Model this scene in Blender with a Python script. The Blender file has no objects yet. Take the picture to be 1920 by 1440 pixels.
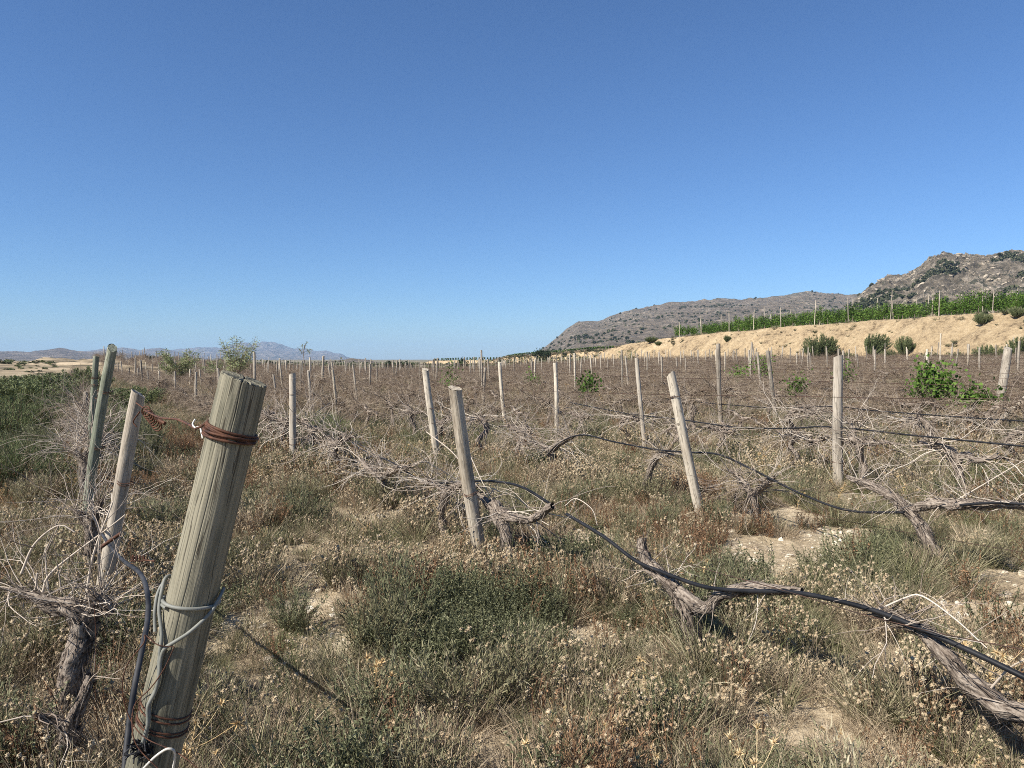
import bpy, math, random
import numpy as np
from mathutils import Vector, Matrix, Quaternion

SC = bpy.context.scene
COL = SC.collection
random.seed(5)
RNG = np.random.default_rng(11)
R = math.radians

# ------------------------------------------------------------------ camera
CAMZ = 1.6
FPX = 1450.0                       # focal length in pixels of the 1920 wide photograph
HORIZ = 674.0
PITCH = math.atan((720 - HORIZ) / FPX)
cam_d = bpy.data.cameras.new('camera')
cam_d.sensor_width = 36
cam_d.lens = FPX / 1920 * 36
cam_d.clip_start = .05
cam_d.clip_end = 30000
cam = bpy.data.objects.new('camera', cam_d)
COL.objects.link(cam)
cam.location = (0, 0, CAMZ)
cam.rotation_euler = (math.pi / 2 - PITCH, 0, 0)
SC.camera = cam

# ------------------------------------------------------------------ light
SUN_EL, SUN_AZ = 41.0, -123.0      # azimuth from +Y towards +X: behind the camera on the left
SKY_STRENGTH, SUN_STRENGTH, EXPOSURE = .075, 5.0, .79
w = bpy.data.worlds.new('World')
SC.world = w
w.use_nodes = True
wn = w.node_tree
bg = wn.nodes['Background']
sky = wn.nodes.new('ShaderNodeTexSky')
sky.sky_type = 'NISHITA'
sky.sun_disc = False
sky.sun_elevation = R(SUN_EL)
sky.sun_rotation = R(SUN_AZ)
sky.altitude = 1400
sky.air_density = 1.05
sky.dust_density = .75
sky.ozone_density = 8.5
tint = wn.nodes.new('ShaderNodeMix'); tint.data_type = 'RGBA'; tint.blend_type = 'MULTIPLY'; tint.inputs[0].default_value = 1
tint.inputs[7].default_value = (.92, .975, 1.03, 1)
wn.links.new(sky.outputs[0], tint.inputs[6])
wn.links.new(tint.outputs[2], bg.inputs[0])
bg.inputs[1].default_value = SKY_STRENGTH
sl = bpy.data.lights.new('sun', 'SUN')
sl.energy = SUN_STRENGTH
sl.angle = R(.5)
sl.color = (1, .945, .86)
so = bpy.data.objects.new('sun', sl)
COL.objects.link(so)
sd = Vector((math.sin(R(SUN_AZ)) * math.cos(R(SUN_EL)), math.cos(R(SUN_AZ)) * math.cos(R(SUN_EL)), math.sin(R(SUN_EL))))
so.rotation_euler = sd.to_track_quat('Z', 'Y').to_euler()
so.location = (0, 0, 50)
SC.view_settings.view_transform = 'Standard'
SC.view_settings.look = 'None'
SC.view_settings.exposure = EXPOSURE
SC.view_settings.gamma = 1
SC.cycles.max_bounces = 6
SC.cycles.diffuse_bounces = 3
SC.cycles.transparent_max_bounces = 4
SC.cycles.volume_bounces = 0
SC.cycles.use_denoising = False
SC.cycles.filter_width = .95

# ------------------------------------------------------------------ noise
def _h(ix, iy, iz, s):
    n = (ix.astype(np.int64) * 374761393 + iy.astype(np.int64) * 668265263 + iz.astype(np.int64) * 2147483647 + s * 974711) & 0xffffffff
    n = ((n ^ (n >> 13)) * 1274126177) & 0xffffffff
    n = (n ^ (n >> 16)) & 0xffffffff
    n = ((n ^ (n >> 15)) * 2246822519) & 0xffffffff
    return ((n ^ (n >> 13)) & 0xffffff) / float(0xffffff)
def noise(x, y, z=0., s=0):
    x, y, z = np.broadcast_arrays(np.asarray(x, float), np.asarray(y, float), np.asarray(z, float))
    ix, iy, iz = np.floor(x), np.floor(y), np.floor(z)
    fx, fy, fz = x - ix, y - iy, z - iz
    fx, fy, fz = [f * f * (3 - 2 * f) for f in (fx, fy, fz)]
    r = 0
    for a in (0, 1):
        for b in (0, 1):
            for c in (0, 1):
                r = r + _h(ix + a, iy + b, iz + c, s) * (fx if a else 1 - fx) * (fy if b else 1 - fy) * (fz if c else 1 - fz)
    return r                        # 0..1
def fbm(x, y, z=0., o=4, s=0, ridged=False):
    t, a, tot = 0, 1., 0.
    for i in range(o):
        v = noise(np.asarray(x) * 2 ** i, np.asarray(y) * 2 ** i, np.asarray(z) * 2 ** i, s + i)
        if ridged: v = 1 - np.abs(2 * v - 1)
        t = t + a * v; tot += a; a *= .5
    return t / tot
def sstep(a, b, x):
    t = np.clip((np.asarray(x, float) - a) / (b - a), 0, 1)
    return t * t * (3 - 2 * t)

# ------------------------------------------------------------------ vineyard lattice and terrain
TH = R(29.5)
U = np.array([-math.sin(TH), math.cos(TH)])      # along the rows, away from the camera
N = np.array([math.cos(TH), math.sin(TH)])       # from one row to the next
ROW0, GAP = .19, 2.65
def rowc(k): return ROW0 + GAP * k
def ground(x, y):
    x = np.asarray(x, float); y = np.asarray(y, float)
    n = x * N[0] + y * N[1]
    s = x * U[0] + y * U[1]
    d = np.hypot(x, y)
    z = .021 * np.clip(n - 7, 0, 70) * (.12 + .88 * sstep(-8, 22, x)) - .009 * np.clip(y - 40, 0, 110) * sstep(12, -14, x)
    z = z - .018 * np.clip(-n - 1, 0, 40)
    z = z + .09 * (fbm(x / 3.1, y / 3.1, 0, 3, 3) - .5) * sstep(.5, 3, d) + .03 * (fbm(x * 2.2, y * 2.2, 0, 2, 9) - .5)
    z = z * (1 - sstep(150, 260, d)) + sstep(150, 260, d) * (-.3)
    # pale eroded mounds beyond the left edge
    m = np.exp(-(((x + 66) / 22) ** 2 + ((y - 96) / 34) ** 2))
    m2 = np.exp(-(((x + 46) / 16) ** 2 + ((y - 112) / 22) ** 2))
    er = fbm(x / 9, y / 7, 0, 5, 21, True)
    z = z + m * (.55 + 2.0 * er) + m2 * (.1 + 1.2 * er)
    z = z + np.exp(-(((x + 38) / 14) ** 2 + ((y - 84) / 5) ** 2)) * (.1 + .7 * er)
    z = z + sstep(260, 900, d) * 6 * (fbm(x / 160, y / 160, 0, 4, 5) - .62)
    return z
def gz(x, y): return float(ground(x, y))
def P(n, s): v = N * n + U * s; return float(v[0]), float(v[1])

# pixel <-> world
FW = np.array([0, math.cos(PITCH), -math.sin(PITCH)])
UPV = np.array([0, math.sin(PITCH), math.cos(PITCH)])
def ray(px, py): return FW + np.array([1, 0, 0]) * (px - 960) / FPX + UPV * (720 - py) / FPX
def at_depth(px, py, d):
    r = ray(px, py); return np.array([0, 0, CAMZ]) + r * d / r[1]
def at_row(px, py, k, off=0.):
    r = ray(px, py); t = (rowc(k) + off) / (r[0] * N[0] + r[1] * N[1]); return np.array([0, 0, CAMZ]) + r * t
def at_ground(px, py):
    r = ray(px, py); t = -CAMZ / r[2]
    for _ in range(4):
        p = np.array([0, 0, CAMZ]) + r * t; t = (gz(p[0], p[1]) - CAMZ) / r[2]
    return np.array([0, 0, CAMZ]) + r * t
def row_at_px(px, k):
    a = (px - 960) / FPX
    q = N[0] * a + N[1]
    if q <= .01: return None
    return rowc(k) / q               # depth y
def project(x, y, z):
    v = np.array([x, y, z - CAMZ]); f = v @ FW
    return 960 + FPX * v[0] / f, 720 - FPX * (v @ UPV) / f

# ------------------------------------------------------------------ materials
def nodes(name):
    m = bpy.data.materials.new(name); m.use_nodes = True
    nt = m.node_tree; b = nt.nodes['Principled BSDF']
    b.inputs['Roughness'].default_value = .85
    b.inputs['Specular IOR Level'].default_value = .25
    return m, nt, b
def nn(nt, t, **kw):
    n = nt.nodes.new(t)
    for k, v in kw.items(): setattr(n, k, v)
    return n
def ramp(nt, fac, stops):
    r = nn(nt, 'ShaderNodeValToRGB')
    e = r.color_ramp.elements
    while len(e) < len(stops): e.new(.5)
    for i, (p, c) in enumerate(stops):
        e[i].position = p; e[i].color = (*c, 1)
    nt.links.new(fac, r.inputs[0]); return r.outputs[0]
def texnoise(nt, scale, detail=4, rough=.55, coord='Object', stretch=None):
    tc = nn(nt, 'ShaderNodeTexCoord')
    out = tc.outputs[coord]
    if stretch:
        mp = nn(nt, 'ShaderNodeMapping'); mp.inputs['Scale'].default_value = stretch
        nt.links.new(out, mp.inputs[0]); out = mp.outputs[0]
    t = nn(nt, 'ShaderNodeTexNoise'); t.inputs['Scale'].default_value = scale
    t.inputs['Detail'].default_value = detail; t.inputs['Roughness'].default_value = rough
    nt.links.new(out, t.inputs['Vector']); return t.outputs[0]
def mathn(nt, op, a, b, c=None):
    m = nn(nt, 'ShaderNodeMath', operation=op)
    for i, v in enumerate((a, b, c)):
        if v is None: continue
        if isinstance(v, (int, float)): m.inputs[i].default_value = v
        else: nt.links.new(v, m.inputs[i])
    return m.outputs[0]
def mix(nt, fac, a, b, mode='MIX'):
    m = nn(nt, 'ShaderNodeMix', data_type='RGBA', blend_type=mode)
    for i, v in ((0, fac), (6, a), (7, b)):
        if isinstance(v, (int, float)): m.inputs[i].default_value = v
        elif isinstance(v, tuple): m.inputs[i].default_value = (*v, 1)
        else: nt.links.new(v, m.inputs[i])
    return m.outputs[2]
def bump(nt, b, h, strength, dist):
    n = nn(nt, 'ShaderNodeBump'); n.inputs['Strength'].default_value = strength; n.inputs['Distance'].default_value = dist
    nt.links.new(h, n.inputs['Height']); nt.links.new(n.outputs[0], b.inputs['Normal'])
def plantmat(name, c, transl=.0, objrand=.35, rough=.8):
    """colour from the per-piece 'tone' attribute and a little per-plant variation"""
    m, nt, b = nodes(name)
    a = nn(nt, 'ShaderNodeAttribute', attribute_name='tone')
    oi = nn(nt, 'ShaderNodeObjectInfo')
    f = mathn(nt, 'ADD', mathn(nt, 'MULTIPLY', a.outputs['Fac'], 1 - objrand), mathn(nt, 'MULTIPLY', oi.outputs['Random'], objrand))
    col = ramp(nt, f, [(i / (len(c) - 1) * .9 + .05, k) for i, k in enumerate(c)])
    nt.links.new(col, b.inputs['Base Color'])
    b.inputs['Roughness'].default_value = rough
    if transl:
        t = nn(nt, 'ShaderNodeBsdfTranslucent'); nt.links.new(col, t.inputs[0])
        ms = nn(nt, 'ShaderNodeMixShader'); ms.inputs[0].default_value = transl
        nt.links.new(b.outputs[0], ms.inputs[1]); nt.links.new(t.outputs[0], ms.inputs[2])
        nt.links.new(ms.outputs[0], nt.nodes['Material Output'].inputs[0])
    return m
def woodmat(name, cols, crack=.5, fine=1.):
    m, nt, b = nodes(name)
    g = texnoise(nt, 60 * fine, 5, .6, stretch=(1, 1, .035))
    g2 = texnoise(nt, 5, 4, .6, stretch=(1, 1, .35))
    oi = nn(nt, 'ShaderNodeObjectInfo')
    g3 = texnoise(nt, 190 * fine, 4, .7, stretch=(1, 1, .06))
    f = mathn(nt, 'ADD', mathn(nt, 'ADD', mathn(nt, 'MULTIPLY', g, .34), mathn(nt, 'MULTIPLY', g3, .26)), mathn(nt, 'ADD', mathn(nt, 'MULTIPLY', g2, .5), mathn(nt, 'MULTIPLY', oi.outputs['Random'], .14)))
    col = ramp(nt, f, [(.50, cols[0]), (.61, cols[1]), (.72, cols[2])])
    cr = texnoise(nt, 34 * fine, 3, .5, stretch=(1, 1, .04))
    thin = mathn(nt, 'ABSOLUTE', mathn(nt, 'SUBTRACT', cr, .5), 0)
    cf = mathn(nt, 'LESS_THAN', thin, .009)
    col = mix(nt, mathn(nt, 'MULTIPLY', cf, crack), col, (.05, .042, .03))
    # knots
    v = nn(nt, 'ShaderNodeTexVoronoi'); v.inputs['Scale'].default_value = 7
    tc = nn(nt, 'ShaderNodeTexCoord'); nt.links.new(tc.outputs['Object'], v.inputs['Vector'])
    k = mathn(nt, 'LESS_THAN', v.outputs['Distance'], .11)
    col = mix(nt, mathn(nt, 'MULTIPLY', k, .65), col, (.07, .05, .03))
    nt.links.new(col, b.inputs['Base Color'])
    b.inputs['Roughness'].default_value = .9
    h = mathn(nt, 'SUBTRACT', g, mathn(nt, 'MULTIPLY', cf, .5))
    bump(nt, b, h, 1, .004)
    return m
MAT = {}
MAT['thick_post'] = woodmat('weathered_green_wood', [(.045, .042, .03), (.118, .112, .08), (.235, .215, .155)], .8, 1.3)
MAT['pale_wood'] = woodmat('pale_weathered_wood', [(.25, .205, .15), (.45, .39, .30), (.60, .53, .42)], .5, 1.1)
MAT['grey_wood'] = woodmat('grey_weathered_wood', [(.17, .145, .115), (.33, .285, .225), (.46, .405, .325)], .4, 1.1)
MAT['green_wood'] = woodmat('greenish_weathered_wood', [(.09, .098, .07), (.19, .205, .15), (.31, .31, .24)], .4, 1.1)
def bark():
    m, nt, b = nodes('vine_bark')
    g = texnoise(nt, 55, 6, .7)
    g2 = texnoise(nt, 12, 4, .65)
    a = nn(nt, 'ShaderNodeAttribute', attribute_name='tone')
    f = mathn(nt, 'ADD', mathn(nt, 'MULTIPLY', g, .45), mathn(nt, 'ADD', mathn(nt, 'MULTIPLY', g2, .25), mathn(nt, 'MULTIPLY', a.outputs['Fac'], .35)))
    nt.links.new(ramp(nt, f, [(.38, (.030, .023, .018)), (.52, (.105, .080, .062)), (.64, (.215, .175, .138)), (.82, (.40, .34, .275))]), b.inputs['Base Color'])
    bump(nt, b, g, .9, .008)
    return m
MAT['bark'] = bark()
MAT['pale_twig'] = plantmat('pale_bare_twigs', [(.17,.13,.10), (.34, .28, .22), (.56, .49, .40)], 0, .2)
MAT['twig'] = plantmat('bare_twigs', [(.085, .06, .04), (.205, .152, .108), (.39, .32, .235)], 0, .2)
def solid(name, c, rough=.6, metal=0., var=None):
    m, nt, b = nodes(name)
    if var:
        nt.links.new(ramp(nt, texnoise(nt, var[1], 4, .6), [(.35, c), (.65, var[0])]), b.inputs['Base Color'])
    else: b.inputs['Base Color'].default_value = (*c, 1)
    b.inputs['Roughness'].default_value = rough; b.inputs['Metallic'].default_value = metal
    return m
MAT['hose'] = solid('black_plastic_hose', (.007, .0075, .009), .5, 0, ((.02, .02, .022), 6))
MAT['greyhose'] = solid('dusty_blue_grey_hose', (.010, .011, .013), .6, 0, ((.045, .045, .047), 9))
MAT['rust'] = solid('rusty_wire', (.04, .02, .015), .7, .2, ((.13, .058, .032), 45))
MAT['wire_dark'] = solid('dark_rusted_wire', (.035, .024, .02), .8, 0, ((.09, .05, .035), 12))
MAT['cable'] = solid('grey_coated_cable', (.14, .145, .125), .55, 0, ((.225, .225, .195), 14))
MAT['white'] = solid('white_coated_wire', (.62, .60, .55), .5, 0, ((.45, .42, .36), 20))
MAT['blade_green'] = plantmat('grey_green_blades', [(.062, .058, .030), (.14, .132, .068), (.27, .245, .14), (.46, .40, .27)], .18, .35)
MAT['blade_dry'] = plantmat('dry_grey_brown_blades', [(.115, .085, .058), (.235, .18, .12), (.39, .305, .20), (.55, .45, .31)], .12, .3)
MAT['head'] = plantmat('dried_flower_heads', [(.27, .195, .115), (.44, .345, .22), (.60, .51, .36)], .1, .3)
MAT['rusty_leaf'] = plantmat('red_brown_dried_leaves', [(.09, .05, .028), (.21, .12, .065), (.38, .235, .13)], .15, .3)
MAT['straw'] = plantmat('straw_thistle', [(.38, .24, .10), (.56, .41, .21), (.70, .56, .34)], .15, .3)
MAT['cushion'] = plantmat('small_green_leaves', [(.062, .068, .034), (.145, .152, .078), (.29, .28, .165)], .2, .3)
MAT['grass'] = plantmat('fresh_green_blades', [(.055, .062, .024), (.125, .138, .055), (.24, .235, .115), (.40, .36, .22)], .25, .3)
MAT['broom'] = plantmat('broom_needles', [(.045, .06, .024), (.11, .135, .055), (.22, .24, .115)], .15, .35)
MAT['vine_leaf'] = plantmat('green_vine_leaves', [(.035, .075, .012), (.09, .165, .025), (.19, .29, .06)], .3, .3)
MAT['olive'] = plantmat('dark_tree_leaves', [(.018, .028, .012), (.035, .05, .022), (.06, .08, .035)], .1, .3)
MAT['airy'] = plantmat('pale_feathery_leaves', [(.12, .14, .06), (.22, .25, .11), (.34, .36, .19)], .25, .3)
MAT['scrub'] = plantmat('hillside_scrub', [(.035, .042, .02), (.06, .068, .034), (.10, .10, .055)], 0, .6)
MAT['hill_rock'] = plantmat('hill_rock', [(.20, .165, .12), (.32, .27, .20), (.44, .37, .28)], 0, .6, .9)
MAT['stone'] = plantmat('pale_stones', [(.34, .27, .19), (.52, .45, .34), (.66, .60, .50)], 0, .5, .9)
def groundmat():
    m, nt, b = nodes('ground_soil')
    a = nn(nt, 'ShaderNodeAttribute', attribute_name='bare')
    n1 = texnoise(nt, 1.3, 6, .65); n2 = texnoise(nt, 22, 5, .7)
    f = mathn(nt, 'ADD', mathn(nt, 'MULTIPLY', n1, .5), mathn(nt, 'MULTIPLY', n2, .5))
    soil = ramp(nt, f, [(.34, (.17, .13, .08)), (.48, (.40, .315, .20)), (.60, (.60, .50, .35))])
    n3 = texnoise(nt, .06, 8, .7); n4 = texnoise(nt, 1.1, 5, .7)
    f2 = mathn(nt, 'ADD', mathn(nt, 'MULTIPLY', n3, .6), mathn(nt, 'MULTIPLY', n4, .4))
    far = ramp(nt, f2, [(.38, (.09, .095, .045)), (.52, (.20, .165, .10)), (.66, (.42, .33, .20))])
    strat = texnoise(nt, .55, 6, .7, stretch=(.25, .25, 5.5))
    tan = ramp(nt, strat, [(.40, (.09, .075, .045)), (.48, (.27, .21, .13)), (.62, (.47, .37, .24))])
    fa = nn(nt, 'ShaderNodeAttribute', attribute_name='far')
    c = mix(nt, fa.outputs['Fac'], soil, far)
    c = mix(nt, a.outputs['Fac'], c, tan)
    nt.links.new(c, b.inputs['Base Color'])
    bump(nt, b, n2, .9, .03)
    return m
MAT['ground'] = groundmat()
def bankmat():
    m, nt, b = nodes('cut_earth')
    n1 = texnoise(nt, .35, 6, .65); n2 = texnoise(nt, 3.2, 6, .7)
    n3 = texnoise(nt, 1.0, 5, .7, stretch=(1, 1, .25))
    f = mathn(nt, 'ADD', mathn(nt, 'MULTIPLY', n1, .35), mathn(nt, 'ADD', mathn(nt, 'MULTIPLY', n2, .4), mathn(nt, 'MULTIPLY', n3, .25)))
    c = ramp(nt, f, [(.40, (.14, .10, .058)), (.46, (.36, .265, .155)), (.53, (.48, .36, .21)), (.64, (.60, .48, .31))])
    nt.links.new(c, b.inputs['Base Color'])
    bump(nt, b, n2, 1, .45)
    return m
MAT['bank'] = bankmat()
def rockmat(name, lo, mid, hi, green, s):
    m, nt, b = nodes(name)
    n1 = texnoise(nt, .02 * s, 8, .68); n2 = texnoise(nt, .11 * s, 8, .72); n3 = texnoise(nt, .30 * s, 5, .7)
    f = mathn(nt, 'ADD', mathn(nt, 'MULTIPLY', n1, .4), mathn(nt, 'MULTIPLY', n2, .6))
    c = ramp(nt, f, [(.40, lo), (.49, mid), (.59, hi)])
    g = ramp(nt, mathn(nt, 'ADD', mathn(nt, 'MULTIPLY', n3, .6), mathn(nt, 'MULTIPLY', n1, .4)), [(.52, (0, 0, 0)), (.56, (1, 1, 1))])
    c = mix(nt, mathn(nt, 'MULTIPLY', g, .85), c, green)
    nt.links.new(c, b.inputs['Base Color'])
    bump(nt, b, n2, 1, 14 / s)
    return m
MAT['near_hill'] = rockmat('rocky_hill', (.12, .10, .07), (.28, .23, .165), (.56, .47, .36), (.06, .066, .038), 1.0)
MAT['mid_hill'] = rockmat('dry_ridge', (.17, .138, .10), (.28, .225, .165), (.45, .37, .28), (.12, .118, .085), .6)
MAT['far_hill'] = rockmat('distant_hills', (.17, .145, .125), (.28, .235, .20), (.50, .42, .34), (.12, .115, .09), .12)

# ------------------------------------------------------------------ mesh building
class MB:
    def __init__(s): s.v = []; s.n = 0; s.f = []; s.t = []; s.mi = []
    def add(s, V, F, tone=.5, mi=0):
        V = np.asarray(V, float).reshape(-1, 3)
        s.v.append(V); s.t.append(np.broadcast_to(np.asarray(tone, float), (len(V),)))
        for f in (F if isinstance(F, (list, tuple)) else [F]):
            f = np.asarray(f, np.int64)
            if f.size: s.f.append(f + s.n); s.mi.append((len(f), mi))
        s.n += len(V)
    def merge(s, o, mi=None):
        off = s.n
        s.v += o.v; s.t += o.t; s.f += [f + off for f in o.f]
        s.mi += [(c, m if mi is None else mi) for c, m in o.mi]; s.n += o.n
    def mesh(s, name, mats, smooth=True):
        me = bpy.data.meshes.new(name)
        V = np.concatenate(s.v)
        tot = sum(f.size for f in s.f); nf = sum(len(f) for f in s.f)
        me.vertices.add(len(V)); me.vertices.foreach_set('co', V.astype(np.float32).ravel())
        me.loops.add(tot); me.loops.foreach_set('vertex_index', np.concatenate([f.ravel() for f in s.f]).astype(np.int32))
        me.polygons.add(nf)
        ls = np.concatenate([np.full(len(f), f.shape[1]) for f in s.f]); st = np.concatenate([[0], np.cumsum(ls)[:-1]])
        me.polygons.foreach_set('loop_start', st.astype(np.int32))
        me.polygons.foreach_set('material_index', np.concatenate([np.full(c, m) for c, m in s.mi]).astype(np.int32))
        me.polygons.foreach_set('use_smooth', np.full(nf, smooth))
        me.update(calc_edges=True)
        a = me.attributes.new('tone', 'FLOAT', 'POINT'); a.data.foreach_set('value', np.concatenate(s.t).astype(np.float32))
        for m in (mats if isinstance(mats, (list, tuple)) else [mats]): me.materials.append(m)
        return me
    def obj(s, name, mats, parent=None, smooth=True):
        return link(name, s.mesh(name, mats, smooth), parent)
def link(name, me, parent=None):
    o = bpy.data.objects.new(name, me); COL.objects.link(o)
    if parent is not None: o.parent = parent
    return o
def empty(name, loc, rz=0, sc=1.):
    o = bpy.data.objects.new(name, None); COL.objects.link(o); o.empty_display_size = .1
    o.location = loc; o.rotation_euler = (0, 0, rz)
    o.scale = (sc, sc, sc) if np.isscalar(sc) else sc
    return o
def tag(o, label=None, cat=None, group=None, kind=None):
    if label: o['label'] = label
    if cat: o['category'] = cat
    if group: o['group'] = group
    if kind: o['kind'] = kind
    return o
def unit(v):
    v = np.asarray(v, float); return v / (np.linalg.norm(v, axis=-1, keepdims=True) + 1e-12)
def smooth_path(pts, step):
    pts = np.asarray(pts, float)
    if len(pts) == 2:
        n = max(2, int(np.linalg.norm(pts[1] - pts[0]) / step)); return pts[0] + (pts[1] - pts[0]) * np.linspace(0, 1, n + 1)[:, None]
    q = np.vstack([2 * pts[0] - pts[1], pts, 2 * pts[-1] - pts[-2]]); out = []
    for i in range(1, len(q) - 2):
        n = max(2, int(np.linalg.norm((q[i + 1] - q[i])[:3]) / step)); t = np.linspace(0, 1, n, endpoint=False)[:, None]
        a, b, c, d = q[i - 1], q[i], q[i + 1], q[i + 2]
        out.append(.5 * (2 * b + (c - a) * t + (2 * a - 5 * b + 4 * c - d) * t * t + (3 * b - a - 3 * c + d) * t ** 3))
    return np.vstack(out + [pts[-1:]])
def tube(mb, Pn, Rr, k=6, tone=.5, mi=0, disp=None, cap=True):
    Pn = np.asarray(Pn, float); n = len(Pn); Rr = np.broadcast_to(np.asarray(Rr, float), (n,))
    T = unit(np.gradient(Pn, axis=0))
    a = np.array([1., 0, 0]) if abs(T[0][0]) < .8 else np.array([0, 1., 0])
    u = unit(np.cross(T[0], a)); Us = []
    for i in range(n):
        u = u - T[i] * (u @ T[i]); u = u / (np.linalg.norm(u) + 1e-9); Us.append(u)
    Us = np.array(Us); Ws = np.cross(T, Us)
    th = np.arange(k) / k * 2 * np.pi
    rr = Rr[:, None] * (np.ones((n, k)) if disp is None else disp(th))
    V = Pn[:, None, :] + rr[..., None] * (np.cos(th)[None, :, None] * Us[:, None, :] + np.sin(th)[None, :, None] * Ws[:, None, :])
    i = np.arange(n - 1)[:, None] * k; j = np.arange(k)[None, :]; j2 = (j + 1) % k
    F = np.stack([i + j, i + j2, i + k + j2, i + k + j], -1).reshape(-1, 4)
    base = mb.n
    mb.add(V, F, tone, mi)
    if cap and k > 3:
        mb.add(np.vstack([V[0], Pn[:1]]), np.stack([np.full(k, k), (np.arange(k) + 1) % k, np.arange(k)], -1), tone, mi)
        mb.add(np.vstack([V[-1], Pn[-1:]]), np.stack([np.full(k, k), np.arange(k), (np.arange(k) + 1) % k], -1), tone, mi)
def blades(mb, B, D, L, W, bend, seg=3, tone=.5, mi=0, rng=RNG, side=None, power=.8):
    """many ribbons at once: base, direction, length, width, bend vector"""
    B = np.asarray(B, float); M = len(B); D = unit(D)
    L = np.broadcast_to(L, (M,)); W = np.broadcast_to(W, (M,)); tone = np.broadcast_to(tone, (M,))
    if side is None: side = unit(np.cross(D, rng.normal(size=(M, 3))))
    t = np.linspace(0, 1, seg + 1)
    C = B[:, None] + D[:, None] * (L[:, None] * t)[..., None] + np.asarray(bend)[:, None] * (L[:, None] * t ** 2)[..., None]
    wd = W[:, None] * (1 - t[None] ** 2) ** power * .5
    Lf = C[:, :-1] - side[:, None] * wd[:, :-1, None]; Rt = C[:, :-1] + side[:, None] * wd[:, :-1, None]
    V = np.concatenate([np.stack([Lf, Rt], 2).reshape(M, -1, 3), C[:, -1:]], 1); nv = 2 * seg + 1
    o = (np.arange(M) * nv)[:, None]
    q = np.concatenate([np.stack([o + 2 * i, o + 2 * i + 1, o + 2 * i + 3, o + 2 * i + 2], -1).reshape(-1, 4) for i in range(seg - 1)]) if seg > 1 else np.zeros((0, 4), int)
    tr = np.stack([o + 2 * seg - 2, o + 2 * seg - 1, o + 2 * seg], -1).reshape(-1, 3)
    mb.add(V.reshape(-1, 3), [q, tr], np.repeat(tone, nv), mi)
def grow(mb, p, d, L, r, depth, rng, k=3, wob=.28, lift=0., tone=None, mi=0, branch=.35, rec=None):
    n = max(4, int(L / .055)); p = np.array(p, float); d = unit(np.array(d, float)); pts = [p.copy()]
    tone = rng.random() if tone is None else tone; kids = []
    for i in range(n):
        d = d + rng.normal(size=3) * wob * (.5 if i else .2); d[2] += lift; d = unit(d); p = p + d * L / n; pts.append(p.copy())
        if depth > 0 and i > 0 and rng.random() < branch: kids.append((p.copy(), d.copy(), i / n))
    Rr = r * np.linspace(1, .32, n + 1)
    tube(mb, pts, Rr, k, tone, mi, cap=False)
    for q, dd, f in kids:
        nd = unit(dd + rng.normal(size=3) * .75)
        grow(mb, q, nd, L * (1 - f * .6) * rng.uniform(.3, .6), r * (1 - .6 * f) * .62, depth - 1, rng, k, wob, lift, np.clip(tone + rng.normal() * .15, 0, 1), mi, branch)
    return pts

# ------------------------------------------------------------------ scatter: a point mesh that instances a hidden collection of sources
def source_collection(name, meshes):
    c = bpy.data.collections.new(name)
    for i, me in enumerate(meshes):
        c.objects.link(bpy.data.objects.new('%s_source_%02d' % (name, i), me))
    return c
def scatter(name, src, pts, rz, tilt, sc, idx, mat):
    pts = np.asarray(pts, np.float32); n = len(pts)
    me = bpy.data.meshes.new(name); me.vertices.add(n); me.vertices.foreach_set('co', pts.ravel())
    rot = np.stack([tilt[:, 0], tilt[:, 1], rz], -1).astype(np.float32)
    a = me.attributes.new('rot', 'FLOAT_VECTOR', 'POINT'); a.data.foreach_set('vector', rot.ravel())
    s3 = sc if np.ndim(sc) == 2 else np.repeat(np.asarray(sc)[:, None], 3, 1)
    a = me.attributes.new('scl', 'FLOAT_VECTOR', 'POINT'); a.data.foreach_set('vector', s3.astype(np.float32).ravel())
    a = me.attributes.new('idx', 'INT', 'POINT'); a.data.foreach_set('value', np.asarray(idx, np.int32))
    me.materials.append(mat)
    o = link(name, me)
    ng = bpy.data.node_groups.new(name + '_scatter', 'GeometryNodeTree')
    ng.interface.new_socket('Geometry', in_out='INPUT', socket_type='NodeSocketGeometry')
    ng.interface.new_socket('Geometry', in_out='OUTPUT', socket_type='NodeSocketGeometry')
    gi = ng.nodes.new('NodeGroupInput'); go = ng.nodes.new('NodeGroupOutput')
    ci = ng.nodes.new('GeometryNodeCollectionInfo'); ci.inputs[0].default_value = src
    ci.inputs['Separate Children'].default_value = True; ci.inputs['Reset Children'].default_value = True
    ip = ng.nodes.new('GeometryNodeInstanceOnPoints'); ip.inputs['Pick Instance'].default_value = True
    L = ng.links.new
    L(gi.outputs[0], ip.inputs['Points']); L(ci.outputs[0], ip.inputs['Instance'])
    for nm, ty, so_ in (('idx', 'INT', 'Instance Index'), ('rot', 'FLOAT_VECTOR', 'Rotation'), ('scl', 'FLOAT_VECTOR', 'Scale')):
        na = ng.nodes.new('GeometryNodeInputNamedAttribute'); na.data_type = ty; na.inputs[0].default_value = nm
        L(na.outputs[0], ip.inputs[so_])
    L(ip.outputs[0], go.inputs[0])
    md = o.modifiers.new('scatter', 'NODES'); md.node_group = ng
    return o

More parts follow.
